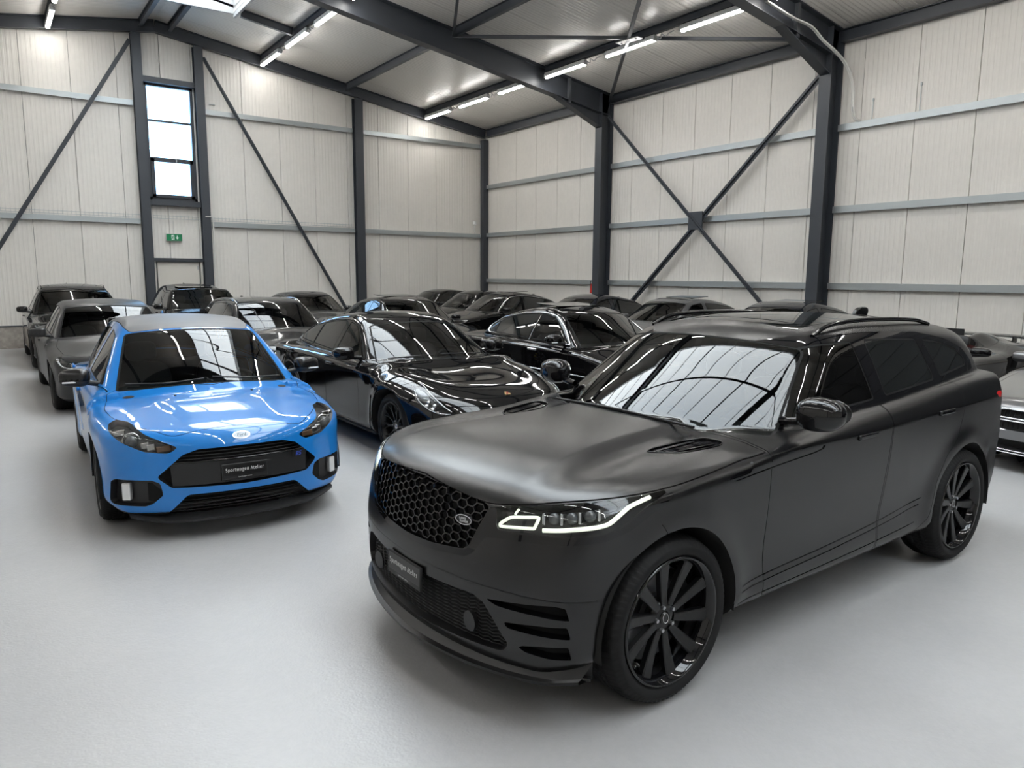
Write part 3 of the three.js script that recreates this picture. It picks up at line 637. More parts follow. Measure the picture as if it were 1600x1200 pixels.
// ---- roof: panels up the slope, a glazed ridge band
const SKX = 1.36, SKZ0 = -19.68, SKZ1 = 9.2;
{
  const ceil = structure('ceiling', 'grey ribbed roof panels with a glazed ridge band', 'ceiling');
  const slope = Math.atan(SL);
  for (let z = ZB - .1; z < ZF; z += 1.05) for (const s of [1, -1]) {
    const inSky = z + 1.05 > SKZ0 && z < SKZ1, x0 = inSky ? SKX : 0, x1 = XR - RX + .12;
    const zs = [[z, z + 1.05]];
    const put = (za, zb, xa, xb) => { if (zb - za < .02 || xb - xa < .02) return; const L = (xb - xa) / Math.cos(slope), g = new THREE.BoxGeometry(L, .1, zb - za - .008); const uv = g.attributes.uv, p = g.attributes.position; for (let i = 0; i < uv.count; i++) uv.setXY(i, p.getX(i), p.getZ(i)); g.rotateZ(-slope); const m = (xa + xb) / 2; g.translate(m, RY - SL * m + .05, 0); if (s < 0) { g.scale(-1, 1, 1); const ix = g.index.array; for (let k = 0; k < ix.length; k += 3) { const t = ix[k]; ix[k] = ix[k + 1]; ix[k + 1] = t; } } g.translate(RX, 0, (za + zb) / 2); part('panel', g, HM.roof, ceil); };
    if (z < SKZ0 && z + 1.05 > SKZ0) { put(z, SKZ0, 0, x1); put(SKZ0, z + 1.05, SKX, x1); }
    else if (z < SKZ1 && z + 1.05 > SKZ1) { put(z, SKZ1, SKX, x1); put(SKZ1, z + 1.05, 0, x1); }
    else put(z, z + 1.05, x0, x1);
  }
  // outer skin so that no daylight slips through the joints
  const skin = (za, zb, xa) => [1, -1].map((s) => { const xb = XR - RX + .4, L = (xb - xa) / Math.cos(slope), g = new THREE.BoxGeometry(L, .06, zb - za); g.rotateZ(-slope * s); const m = (xa + xb) / 2; g.translate(RX + s * m, RY - SL * m + .14, (za + zb) / 2); return g; });
  part('roof_skin', merge([...skin(ZB - .3, SKZ0, 0), ...skin(SKZ0, SKZ1, SKX), ...skin(SKZ1, ZF + .3, 0)]), HM.backing, ceil);
  // glazed ridge: kerb, cross bars, ridge bar, panes
  const sky = structure('window_2', 'long glazed skylight band along the ridge of the roof', 'skylight');
  const yk = roofY(RX + SKX);
  for (const s of [1, -1]) part('kerb', box(.06, .5, SKZ1 - SKZ0 + .12, RX + s * (SKX + .03), yk + .14, (SKZ0 + SKZ1) / 2), HM.trimGrey, sky);
  for (const z of [SKZ0 - .03, SKZ1 + .03]) part('kerb', box(SKX * 2, .5, .06, RX, yk + .22, z), HM.trimGrey, sky);
  const yg = (x) => yk + .36 + .34 * (1 - (x / SKX) ** 2);
  const nb = 27, step = (SKZ1 - SKZ0) / nb, arc = []; for (let k = 0; k <= 8; k++) { const x = -SKX + 2 * SKX * k / 8; arc.push([x, yg(x)]); }
  for (let i = 0; i <= nb; i++) {
    const z = SKZ0 + i * step; part('glazing_bar', merge(arc.slice(0, -1).map((a, k) => bar(V3(RX + a[0], a[1], z), V3(RX + arc[k + 1][0], arc[k + 1][1], z), i % 3 ? .035 : .07, .05))), i % 3 ? HM.trimGrey : HM.frame, sky);
    if (i < nb) {
      const p = [], t = []; arc.forEach(([x, y]) => p.push(RX + x, y + .03, z, RX + x, y + .03, z + step)); for (let k = 0; k < 8; k++) t.push(2 * k, 2 * k + 1, 2 * k + 3, 2 * k, 2 * k + 3, 2 * k + 2);
      const g = new THREE.BufferGeometry(); g.setAttribute('position', new THREE.Float32BufferAttribute(p, 3)); g.setIndex(t); g.computeVertexNormals(); part('glass_pane', g, HM.opal, sky);
    }
  }
  part('ridge_bar', box(.07, .08, SKZ1 - SKZ0, RX, yg(0) - .02, (SKZ0 + SKZ1) / 2), HM.frame, sky);
}
// ---- steel
const FR = [ZB + .14, -15.9, -9.1, -2.2, 4.7, ZF - .14];
const UP = V3(0, 1, 0);
{
  FR.forEach((z, i) => {
    const end = i === 0 || i === FR.length - 1, t = thing('portal_frame', ['slim dark rafter along the top of the window gable', 'dark steel portal frame beside the crossed wall brace, nearer the gable', 'dark steel portal frame carrying the white cable conduit', 'dark steel portal frame over the near parking row', 'dark steel portal frame behind the photographer', 'slim dark rafter along the entrance gable'][i], 'steel frame');
    const d = end ? .30 : .58, fw = end ? .15 : .26;
    for (const s of [1, -1]) {
      const xe = s > 0 ? XR - .42 : XL + .42, a = V3(RX, RY - .005 - d / 2, z), b = V3(s > 0 ? XR - .1 : XL + .1, roofY(s > 0 ? XR - .1 : XL + .1) - .005 - d / 2, z);
      part('rafter', ibeam(a, b, fw, d, .022, .014, V3(s * .15, 1, 0).normalize()), HM.steel, t);
      if (!end) {
        const cx = s > 0 ? XR - .235 : XL + .235;
        part('column', ibeam(V3(cx, 0, z), V3(cx, roofY(cx) - .03, z), .27, .42, .024, .014, V3(1, 0, 0)), HM.steel, t);
        // haunch under the rafter: web plate and sloping bottom flange
        const x0 = cx - s * .2, x1 = cx - s * 1.9, yk = 5.98, ytop = roofY(x1) - d + .02, sh = new THREE.Shape(); sh.moveTo(x0, yk); sh.lineTo(x1, ytop); sh.lineTo(x0, roofY(x0) - d + .05); sh.closePath();
        const w = new THREE.ExtrudeGeometry(sh, { depth: .014, bevelEnabled: false }); w.translate(0, 0, z - .007);
        part('haunch', merge([w, bar(V3(x0 + s * .0, yk, z), V3(x1, ytop, z), .22, .022), bar(V3(x0, yk, z), V3(x0, roofY(x0) - .06, z), .27, .024, V3(1, 0, 0))]), HM.steel, t);
        part('stiffener', merge([box(.09, .62, .02, x1 + s * .55, roofY(x1 + s * .55) - .34, z + .10), box(.02, .7, .2, x1 + s * .55, roofY(x1 + s * .55) - .34, z)]), HM.steelLight, t);
      }
    }
  });
  // purlins along the hall, bay by bay
  const rows = [[12.23, .16, 'carrying the low long-wall tubes'], [9.5, .2, 'without tubes on the long-wall slope'], [6.95, .16, 'carrying the skylight tubes'], [4.55, .18, 'at the ridge on the long-wall side'], [3.85, .18, 'at the ridge on the far side'], [1.78, .16, 'carrying the upper far-slope tubes'], [-1.1, .2, 'without tubes on the far slope'], [-3.8, .16, 'carrying the low far-slope tubes']];
  for (let i = 0; i < FR.length - 1; i++) for (const [x, d, what] of rows) {
    const inSky = Math.abs(x - RX) < SKX, za = FR[i] + (i ? .145 : .09), zb = FR[i + 1] - (i < FR.length - 2 ? .145 : .09);
    if (inSky && i > 0) continue;
    const y = roofY(x) - d / 2 - .012, e = inSky ? Math.min(zb, SKZ0 - .08) : zb;
    const where = ['the window gable bay', 'the braced bay', 'the near bay', 'the bay over the photographer', 'the entrance bay'][i];
    single('purlin', ibeam(V3(x, y, za), V3(x, y, e), .1, d, .012, .008, UP), HM.steel, `dark purlin ${what}, in ${where}`, 'purlin', 'roof purlins in ' + where);
  }
  // eave beams
  for (let i = 0; i < FR.length - 1; i++) for (const x of [XR - .12, XL + .12]) single('eave_beam', ibeam(V3(x, roofY(x) - .16, FR[i] + .15), V3(x, roofY(x) - .16, FR[i + 1] - .15), .16, .24, .014, .01, UP), HM.steel, x > 0 ? ['dark eave beam on the long wall reaching the gable corner', 'dark eave beam above the crossed wall brace', 'dark eave beam above the cable conduit', 'dark eave beam on the long wall by the photographer', 'dark eave beam on the long wall at the entrance'][i] : 'dark eave beam on the far side of the hall', 'eave beam', x > 0 ? undefined : 'eave beams on the far side');
  // trimmer at the skylight end
  single('skylight_trimmer', ibeam(V3(SKX + RX + .06, roofY(RX + SKX + .06) - .1, -19.3), V3(6.88, roofY(6.88) - .1, -19.3), .1, .18, .012, .008, UP), HM.steel, 'short dark steel trimmer beside the end of the skylight', 'trimmer');
  // roof bracing
  const rp = (x, z, dy = .2) => V3(x, roofY(x) - dy, z);
  single('roof_brace', bar(rp(9.5, -15.75), rp(14.4, -9.3), .07, .07), HM.steel, 'dark roof brace running down to the frame with the conduit', 'roof brace');
  single('roof_brace', bar(rp(14.45, -15.7, .24), rp(9.5, -9.25, .24), .07, .07), HM.steel, 'dark roof brace rising from the frame beside the crossed wall brace', 'roof brace');
  single('roof_brace', bar(rp(9.45, -15.7), rp(6.0, -9.3), .06, .06), HM.steel, 'thin dark roof brace higher up the slope towards the skylight', 'roof brace');
  const gp = thing('gusset_plate', 'pale gusset plate where the two roof braces cross', 'gusset plate'); part('plate', (() => { const g = rbox(.62, .02, .2, .008); g.rotateY(Math.PI / 2 + .1); const c = rp(11.98, -12.45, .26); g.translate(c.x, c.y, c.z); return g; })(), HM.trimGrey, gp);
  for (const s of [-.22, .22]) part('bolt', (() => { const g = new THREE.CylinderGeometry(.018, .018, .03, 10), c = rp(11.98, -12.45 + s, .275); g.translate(c.x, c.y, c.z); return g; })(), HM.steel, gp);
  // gable posts
  const post = (x, w, lab, h = roofY(x) - .335) => single('gable_post', merge([box(w, h, .02, x, h / 2, ZB + .25), box(w, h, .02, x, h / 2, ZB + .05), box(.014, h, .2, x, h / 2, ZB + .15)]), HM.steel, lab, 'post');
  post(3.715, .23, 'dark steel gable post on the brace side of the tall window');
  post(5.235, .23, 'dark steel gable post with a thin pipe beside the tall window');
  post(9.865, .27, 'dark steel gable post between the window and the corner');
  post(-1.2, .27, 'dark steel gable post on the far side of the window');
  single('corner_post', merge([box(.20, EY - .34, .20, XR - .12, (EY - .34) / 2, ZB + .15)]), HM.steel, 'dark steel corner post between gable and long wall', 'post');
  single('corner_post', merge([box(.20, EY - .34, .20, XL + .12, (EY - .34) / 2, ZB + .15)]), HM.steel, 'dark steel corner post on the far side of the gable', 'post');
  // wall rails
  const rail = (a, b, lab) => { const dz = Math.abs(b.x - a.x) > Math.abs(b.z - a.z); single('wall_rail', merge([bar(a, b, .10, .11), bar(a.clone().add(V3(dz ? 0 : -.045, -.065, dz ? .045 : 0)), b.clone().add(V3(dz ? 0 : -.045, -.065, dz ? .045 : 0)), .012, .03)]), HM.zinc, lab, 'wall rail'); };
  const gx = [[XL + .1, -1.35], [-1.05, 3.59], [5.36, 9.72], [10.01, XR - .23]], gl = ['beyond the far gable post', 'crossed by the brace beside the window', 'crossed by the brace between window and middle post', 'between middle post and corner'];
  gx.forEach(([a, b], k) => { for (const [y, h] of [[6.33, 'upper'], [3.29, 'lower']]) rail(V3(a, y, ZB + .05), V3(b, y, ZB + .05), `${h} galvanised rail on the gable ${gl[k]}`); });
  const wz = [[ZB + .23, -16.05], [-15.75, -9.25], [-8.95, -2.35], [-2.05, 4.55], [4.85, ZF - .1]], wl2 = ['between the corner and the first column', 'in the bay with the crossed brace', 'beyond the column with the conduit', 'beside the photographer', 'at the entrance end'];
  wz.slice(0, 3).forEach(([a, b], k) => { for (const [y, h] of [[4.96, 'top'], [3.32, 'middle'], [1.74, 'lowest']]) rail(V3(XR - .05, y, a), V3(XR - .05, y, b), `${h} galvanised rail on the long wall ${wl2[k]}`); });
  // braces on gable and long wall
  const br = (a, b, lab) => { const t = single('wall_brace', merge([bar(a, b, .012, .10), bar(a, b, .09, .012)]), HM.steel, lab, 'brace'); return t; };
  br(V3(3.58, 7.86, ZB + .2), V3(-1.0, -.0 + .15, ZB + .2), 'dark diagonal brace on the gable left of the tall window');
  br(V3(5.37, 7.72, ZB + .2), V3(9.72, .12, ZB + .2), 'dark diagonal brace on the gable between window and middle post');
  const wx = XR - .28; 
  br(V3(wx, 6.25, -15.7), V3(wx, .3, -9.35), 'dark wall brace falling towards the column with the conduit');
  const t2 = single('wall_brace', merge([bar(V3(wx + .06, 6.02, -9.35), V3(wx + .06, .3, -15.65), .012, .15), bar(V3(wx + .06, 6.02, -9.35), V3(wx + .06, .3, -15.65), .10, .012)]), HM.steel, 'heavier dark wall brace rising towards the column with the conduit', 'brace');
  single('gusset_plate', rbox(.03, .44, .44, .01, wx + .02, 3.27, -12.48), HM.steel, 'square dark gusset plate at the centre of the crossed wall brace', 'gusset plate');
}
// ---- window in the gable
{
  const w = structure('window_1', 'tall narrow three-pane window with dark frame in the gable', 'window'), { x0, x1, y0, y1 } = WIN, cx = (x0 + x1) / 2, z = ZB - .03;
  part('window_frame', merge([box(.07, y1 - y0, .12, x0 + .035, (y0 + y1) / 2, z), box(.07, y1 - y0, .12, x1 - .035, (y0 + y1) / 2, z), box(x1 - x0, .07, .12, cx, y1 - .035, z), box(x1 - x0, .07, .12, cx, y0 + .035, z)]), HM.frame, w);
  const ys = [y0 + .07, 4.96, 5.95, y1 - .07];
  part('transom', box(x1 - x0, .07, .1, cx, ys[1], z), HM.frame, w); part('transom', box(x1 - x0, .05, .09, cx, ys[2], z), HM.frame, w);
  part('opening_sash', merge([box(.09, ys[1] - ys[0], .09, x0 + .115, (ys[0] + ys[1]) / 2, z + .05), box(.09, ys[1] - ys[0], .09, x1 - .115, (ys[0] + ys[1]) / 2, z + .05), box(x1 - x0 - .14, .08, .09, cx, ys[1] - .04, z + .05), box(x1 - x0 - .14, .08, .09, cx, ys[0] + .04, z + .05)]), HM.frame, w);
  for (let k = 0; k < 3; k++) { const g = new THREE.PlaneGeometry(x1 - x0 - .14, ys[k + 1] - ys[k] - .04); g.translate(cx, (ys[k] + ys[k + 1]) / 2, z); part('glass_pane', g, HM.glass, w); }
  part('window_handle', merge([rbox(.03, .09, .02, .006, cx + .1, ys[1] - .02, z + .11), rbox(.12, .03, .02, .006, cx + .12, ys[1] + .02, z + .13)]), HM.zinc, w);
  part('lintel', box(5.12 - 3.83, .14, .16, cx, y1 + .06, ZB + .11), HM.steel, w); part('window_sill', box(5.12 - 3.83, .14, .16, cx, y0 - .08, ZB + .11), HM.steel, w);
  const d = structure('door_1', 'beige flush door under the green escape sign', 'door');
  part('door_leaf', rbox(1.08, 2.2, .05, .006, 4.475, 1.1, ZB + .02), HM.door, d); part('door_head', box(1.29, .09, .1, 4.475, 2.27, ZB + .07), HM.steel, d);
  part('door_frame', merge([box(.06, 2.25, .06, 3.87, 1.12, ZB + .03), box(.06, 2.25, .06, 5.08, 1.12, ZB + .03)]), HM.door, d);
  part('door_hinge', rbox(.03, .1, .03, .008, 4.98, 2.06, ZB + .06), HM.zinc, d);
}
// ---------------------------------------------------------------- ceiling tubes and small wall fittings
{
  const rows = [[12.23, 'low long-wall row'], [6.95, 'skylight row'], [1.78, 'upper far-slope row'], [-3.8, 'low far-slope row']];
  const body = rbox(.11, .10, 1.56, .02, 0, .025, 0), tubeG = new THREE.CylinderGeometry(.036, .036, 1.5, 14), cap = [-1, 1].map((s) => rbox(.115, .09, .05, .012, 0, -.01, s * .765));
  tubeG.rotateX(Math.PI / 2); tubeG.scale(1.25, .8, 1); tubeG.translate(0, -.04, 0);
  const loop = tube([V3(0, .02, .8), V3(.03, -.03, .9), V3(-.03, .03, .98), V3(.02, -.03, 1.06), V3(0, 0, 1.15), V3(0, .02, 1.3)], .012, 6, 30);
  for (const [x, lab] of rows) {
    const y = roofY(x) - .16 - .10;
    let k = 0;
    for (let i = 0; i < FR.length - 1; i++) for (const f of [.14, .475, .81]) {
      const z = FR[i] + (FR[i + 1] - FR[i]) * f; k++;
      if (z > 9) continue;
      const ord = ['first', 'second', 'third', 'fourth', 'fifth', 'sixth', 'seventh', 'eighth', 'ninth', 'tenth', 'eleventh', 'twelfth', 'thirteenth', 'fourteenth', 'fifteenth'][k - 1];
      const t = thing('tube_light', `white ceiling tube, ${ord} from the window gable in the ${lab}`, 'light', lab);
      t.position.set(x, y, z);
      part('fitting', body, HM.fitting, t); for (const c of cap) part('end_cap', c, HM.fitting, t); part('light_tube', tubeG, HM.tube, t);
      if (f < .8) part('cable', loop, HM.trimGrey, t);
      const a = new THREE.RectAreaLight(lin(1, .97, .92), TUBE_POWER, .09, 1.5); a.name = 'tube_lamp'; a.position.set(0, -.085, 0); a.rotation.x = -Math.PI / 2; a.castShadow = true; t.add(a);
    }
  }
  // escape sign
  const s = thing('escape_sign', 'green and white emergency exit sign above the beige door', 'sign');
  part('sign_box', rbox(.42, .2, .05, .008, 0, 0, 0), HM.fitting, s);
  const f = new THREE.PlaneGeometry(.40, .18); f.translate(0, 0, .0265);
  part('sign_face', f, new THREE.MeshPhysicalMaterial({ roughness: .4, map: canvasTex(256, 116, (c, w, h) => {
    c.fillStyle = '#0b7a4c'; c.fillRect(0, 0, w, h); c.fillStyle = '#f2f6f2';
    c.fillRect(82, 16, 46, 84); c.fillStyle = '#0b7a4c'; c.beginPath(); c.arc(112, 32, 8, 0, 7); c.fill();
    c.lineWidth = 9; c.strokeStyle = '#0b7a4c'; c.lineCap = 'round'; c.beginPath(); c.moveTo(108, 44); c.lineTo(100, 66); c.lineTo(112, 78); c.lineTo(110, 94); c.moveTo(100, 66); c.lineTo(88, 84); c.moveTo(108, 46); c.lineTo(120, 58); c.moveTo(106, 48); c.lineTo(92, 52); c.stroke();
    c.fillStyle = '#f2f6f2'; c.fillRect(170, 22, 14, 42); c.beginPath(); c.moveTo(150, 58); c.lineTo(204, 58); c.lineTo(177, 94); c.fill();
  }) }), s);
  part('sign_conduit', tube([V3(0, .1, .01), V3(0, .28, .01), V3(0, .46, .01)], .01), HM.conduit, s);
  s.position.set(4.40, 2.88, ZB + .06);
  // wire tray on the lower gable rail
  for (const [a, b, lab] of [[-1.0, 3.58, 'wire cable tray on the gable rail beside the far brace'], [5.38, 9.7, 'wire cable tray on the gable rail between window and middle post'], [3.9, 5.08, 'short wire tray between the window and the escape sign']]) {
    const g = [], n = Math.round((b - a) / .1); for (const [dy, dz] of [[.02, .03], [.02, .13], [.09, .03], [.09, .13]]) g.push(bar(V3(a, 3.36 + dy, ZB + dz), V3(b, 3.36 + dy, ZB + dz), .006, .006));
    for (let i = 0; i <= n; i++) { const x = a + (b - a) * i / n; g.push(box(.005, .1, .005, x, 3.425, ZB + .13), box(.005, .005, .1, x, 3.38, ZB + .08)); }
    single('cable_tray', merge(g), HM.zinc, lab, 'cable tray');
  }
  single('downpipe_conduit', tube([V3(5.20, 3.47, ZB + .285), V3(5.36, 3.47, ZB + .285), V3(5.385, 3.44, ZB + .285), V3(5.385, 2.6, ZB + .285), V3(5.385, 1.0, ZB + .285), V3(5.385, .2, ZB + .285)], .016, 8, 60), HM.conduit, 'thin grey conduit running down the gable post beside the door', 'conduit');
  single('wall_sensor', merge([rbox(.1, .12, .1, .02, 14.22, 3.72, ZB + .07), tube([V3(14.22, 3.66, ZB + .06), V3(14.21, 3.45, ZB + .06), V3(14.27, 3.36, ZB + .06)], .012)]), HM.white ?? std([.75, .75, .74], .4), 'small white sensor on the gable near the corner post', 'sensor');
  single('wall_stub', tube([V3(4.0 + 1.5, 6.55, ZB + .04), V3(5.66, 6.55, ZB + .04)], .012), HM.zinc, 'short metal stub on the gable beside the window top', 'bracket');
  // conduit bundle along the frame
  const z = -9.0, pts = [V3(12.0, roofY(12.0) - .42, z + .05), V3(12.8, roofY(12.8) - .42, z + .05), V3(13.4, roofY(13.4) - .40, z + .08), V3(13.75, 6.48, z + .12), V3(14.0, 6.33, z + .2), V3(14.25, 6.15, z + .27), V3(14.40, 5.92, z + .33), V3(14.47, 5.6, z + .38), V3(14.48, 5.25, z + .39), V3(14.53, 5.06, z + .43), V3(14.58, 5.02, z + .5)];
  const cb = thing('cable_conduit', 'bundle of pale conduits bending down the frame to the top rail', 'conduit');
  for (const [dx, dz] of [[0, 0], [.0, .035], [.028, .018]]) part('conduit', tube(pts.map((p) => p.clone().add(V3(dx, 0, dz))), .019, 8, 60), HM.conduit, cb);
  for (const p of [pts[1], pts[4], pts[8]]) part('clip', (() => { const g = new THREE.TorusGeometry(.05, .006, 6, 16); g.rotateY(.5); g.translate(p.x + .01, p.y, p.z + .015); return g; })(), HM.zinc, cb);
  for (const [zz, h, lab] of [[-8.28, .38, 'shorter thin cable stub above the top rail'], [-7.36, .5, 'longer thin cable stub above the top rail']]) single('cable_stub', merge([tube([V3(XR - .03, 5.02, zz), V3(XR - .02, 5.02 + h * .5, zz), V3(XR - .02, 5.02 + h, zz)], .008), rbox(.03, .06, .03, .008, XR - .02, 5.02 + h, zz)]), HM.zinc, lab, 'cable');
  // extinguisher on the first column
  const fe = thing('fire_extinguisher', 'small black and red extinguisher fitting on the column by the corner', 'extinguisher');
  part('bracket', merge([box(.14, .02, .02, 0, .34, 0), box(.02, .3, .02, -.06, .2, 0), box(.02, .3, .02, .06, .2, 0)]), M.plastic, fe);
  part('cylinder', lathe([[0, .24], [.03, .24], [.055, .2], [.06, .1], [.06, -.15], [0, -.15]].map(([r, y]) => [r, y]), 20).rotateX(-Math.PI / 2), std([.55, .03, .02], .35), fe);
  part('hose', tube([V3(.02, .25, 0), V3(.1, .22, .02), V3(.1, .05, .03)], .012), M.plastic, fe);
  fe.scale.setScalar(.7); fe.position.set(14.265, 1.52, -16.076);
}
// ---------------------------------------------------------------- paints
Object.assign(M, {
  blue: std([.009, .172, .52], .32, { specularIntensity: .3, clearcoat: 1, clearcoatRoughness: .03 }),
  satinGrey: std([.10, .10, .105], .45),
  black: std([.004, .004, .0045], .035),
  darkGrey: std([.018, .0185, .02], .09, { ior: 1.6 }),
  midGrey: std([.07, .07, .073], .2, { ior: 1.6 }),
  silverPaint: std([.20, .20, .206], .3, { clearcoat: 1, clearcoatRoughness: .03, metalness: .75 }),
  nightBlue: std([.005, .007, .012], .035),
  stoneGrey: std([.014, .0145, .016], .32, { ior: 1.55 }),
  gold: std([.75, .55, .28], .25, { metalness: 1 }),
});
const K = (v) => () => v;
// a generic body from a handful of real measures; o overrides anything
function carSpec(o) {
  const { L, W, H, fo, wb, R, cowl, header, peak, roof, base, tailTop, hoodF } = o;
  const belt = curve(o.belt), cz = o.crownC ?? .11, bendF = o.bendF ?? .42;
  const dx = (header[0] - cowl[0]), sl = (header[1] - cowl[1]) / dx;
  const pts = [[cowl[0] - .7, cowl[1] - sl * 1.12 * .7], cowl, [cowl[0] + dx * .55, cowl[1] + (header[1] - cowl[1]) * .585], header, [header[0] + .18, header[1] + (H - header[1]) * .55], [peak, H], ...roof, base];
  const a = pts[pts.length - 2], s2 = (base[1] - a[1]) / (base[0] - a[0]); pts.push([base[0] + .3, base[1] + s2 * .3]);
  const P = curve(pts);
  const hood = [[-.25, hoodF - .22], [0, hoodF - .085], [.1, hoodF - .03], [.3, hoodF + .02], [(fo + .3), (hoodF + cowl[1]) / 2 + .035], [cowl[0], cowl[1] - .012], [cowl[0] + .5, belt(cowl[0] + .5) + .03], [(cowl[0] + base[0]) / 2, belt((cowl[0] + base[0]) / 2) + .03], [base[0] - .05, base[1] - .015], ...tailTop];
  const shoulder = curve(o.shoulder ?? [[.3, hoodF - .08], [1.2, belt(1.5) - .13], [L - .4, belt(L - 1) - .10]]);
  const ax = [fo, fo + wb];
  const S = {
    L, W, H: H + .02, cell: o.cell ?? .034, fo, wb, R, archGap: o.archGap ?? .045, sillY: .22,
    sideRows: [[K(.18), K(-.10)], [K(.27), K(-.035)], [K(.42), K(-.028)], [K(.6), K(-.018)], [shoulder, K(0)], [(x) => shoulder(x) + .03, K(-.008)], [(x) => Math.max(belt(x) - .005, shoulder(x) + .07), K(-.065)]],
    plan: curve(o.plan ?? [[-.2, -.12], [.25, -.05], [.8, -.005], [1.2, 0], [L - 1.4, 0], [L - .7, -.025], [L - .3, -.06], [L + .1, -.13]]),
    top: curve(hood), crown: o.crown ?? curve([[0, .06], [.6, .10], [1.3, .085], [L - 1, .07], [L, .09]]),
    bot: curve([[0, .19], [.5, .17], [L - .6, .19], [L, .28]]),
    xf: curve(o.xf ?? [[.1, .25], [.2, .08], [.3, .03], [.45, .01], [.55, .02], [hoodF - .1, .06], [hoodF, .13], [hoodF + .1, .3]]), fp: o.fp ?? ((z) => .24 * z * z + .22 * Math.pow(z, 6)), kF: o.kF ?? .09,
    xr: curve(o.xr ?? [[.15, L - .25], [.3, L - .06], [.5, L - .01], [.7, L - .02], [base[1] - .05, L - .06], [base[1] + .1, L - .15]]), rp: o.rp ?? ((z) => .2 * z * z + .2 * Math.pow(z, 6)), kR: .08, kSide: o.kSide ?? ((x) => x < cowl[0] ? .10 : .06),
    extraW: (x, y) => { let v = 0; for (const q of ax) { const r = Math.hypot(x - q, y - R); v += (o.flare ?? .016) * bump(r, R + .07, .09) * sstep(.0, .2, y - .12); } return v + (o.extraW ? o.extraW(x, y) : 0); },
    extraT: o.extraT,
    cabin: { x0: cowl[0] - .6, x1: L + .1, P, crown: cz, bend: curve([[cowl[0], bendF], [header[0], bendF * .75], [peak, 0], [base[0] - .5, -.12], [base[0], -.2]]), beltY: belt, beltZ: curve(o.beltZ ?? [[cowl[0] - .2, W - .15], [cowl[0] + .5, W - .105], [L * .55, W - .10], [L - 1.3, W - .15], [L - .4, W - .27]]), tumble: K(o.tumble ?? .46), barrel: o.barrel ?? .16, k: o.kC ?? .06, kJoin: .014, ws: { x0: cowl[0] + .01, x1: header[0] - .01, zb: o.wsB ?? W - .17, zt: o.wsT ?? .56, trim: .016 }, rw: o.rw },
    cowlX: cowl[0], cowlY: cowl[1] - .01, paint: o.paint, name: o.name, label: o.label, group: o.group, belt,
    wheelKey: o.wheelKey ?? 'plain', wheel: o.wheel ?? { R, w: .235, rr: R * .73, mat: M.rimBlack, spokes: SPOKES.twin5 },
    mirror: { x: cowl[0] + (o.mirDx ?? .50), y: belt(cowl[0] + .5) + .01, z: W - .115, w: .20, h: .13, d: .15, cap: o.paint, base: M.plastic, e: .65, sweep: .2, ...(o.mirror ?? {}) },
    glass: o.glass, glassSide: o.glassSide, tail: o.tail ?? [[.55, .78], [.95, .82], [1.15, .83], [1.15, .72], [.9, .70], [.55, .70]],
  };
  const xa = o.winA ?? cowl[0] + .48, xb = o.winB ?? header[0] + .55, xc = o.winC ?? base[0] - .25, t = (x) => Math.min(P(x) - cz * .36 - .062, header[1] + .01 + (o.winLift ?? 0)), yb = (x) => belt(x) + .022;
  const xh = header[0] + .17;
  const mids = (a, b, n) => Array.from({ length: n }, (_, i) => a + (b - a) * (i + 1) / (n + 1));
  const roofEnd = o.winRoofEnd ?? xc - .45;
  S.windows = o.windows ?? [
    [[[xa, yb(xa)], [xa + (xh - xa) * .5, yb(xa) + (t(xh) - yb(xa)) * .56], [xh, t(xh)], [xb - .05, t(xb - .05)], [xb - .045, yb(xb)]], o.frontGlass ?? M.sideGlass],
    [[[xb + .05, yb(xb)], [xb + .05, t(xb + .05)], ...mids(xb, roofEnd, 2).map((x) => [x, t(x)]), [roofEnd, t(roofEnd)], [(roofEnd + xc) / 2 + .06, (t(roofEnd) + yb(xc)) / 2 + .07], [xc, yb(xc) + .07], [xc - .04, yb(xc)]], M.darkGlass]];
  S.dlo = [[xa - .03, yb(xa) - .012], [xa + (xh - xa) * .5 - .02, yb(xa) + (t(xh) - yb(xa)) * .56 + .02], [xh - .02, t(xh) + .012], ...mids(xh, roofEnd, 4).map((x) => [x, t(x) + .012]), [roofEnd, t(roofEnd) + .012], [(roofEnd + xc) / 2 + .07, (t(roofEnd) + yb(xc)) / 2 + .085], [xc + .02, yb(xc) + .075], [xc - .03, yb(xc) - .012]];
  S.doors = o.doors ?? [
    ['front_door', [[xa - .13, yb(xa) - .05], [xa - .03, yb(xa) - .018], [xb - .012, yb(xb) - .018], [xb - .012, .27], [xa - .09, .27], [xa - .12, .6]], .03],
    ['rear_door', [[xb + .006, yb(xb) - .018], [xb + .006, .27], [fo + wb - R - .16, .28], [fo + wb - R - .06, .42], [fo + wb - R * .7, R + .32], [xc - .12, yb(xc) - .018]], .03]];
  S.hoodCut = o.hoodCut ?? (() => { const e = outline([[.16, -.5], [.16 + .1, W - .32], [.5, W - .17], [cowl[0] * .8, W - .13], [cowl[0] + bendF * (W - .2) ** 2 - .03, W - .2], [cowl[0] - .06, 0], [cowl[0] - .06, -.5]], .05); return (x, y, z) => Math.max(e(x, z), hoodF - .12 - y); });
  S.sunroof = o.sunroof; if (o.trimDLO) S.windowTrim = { poly: S.dlo, r: o.trimR ?? .008, mat: M.chrome };
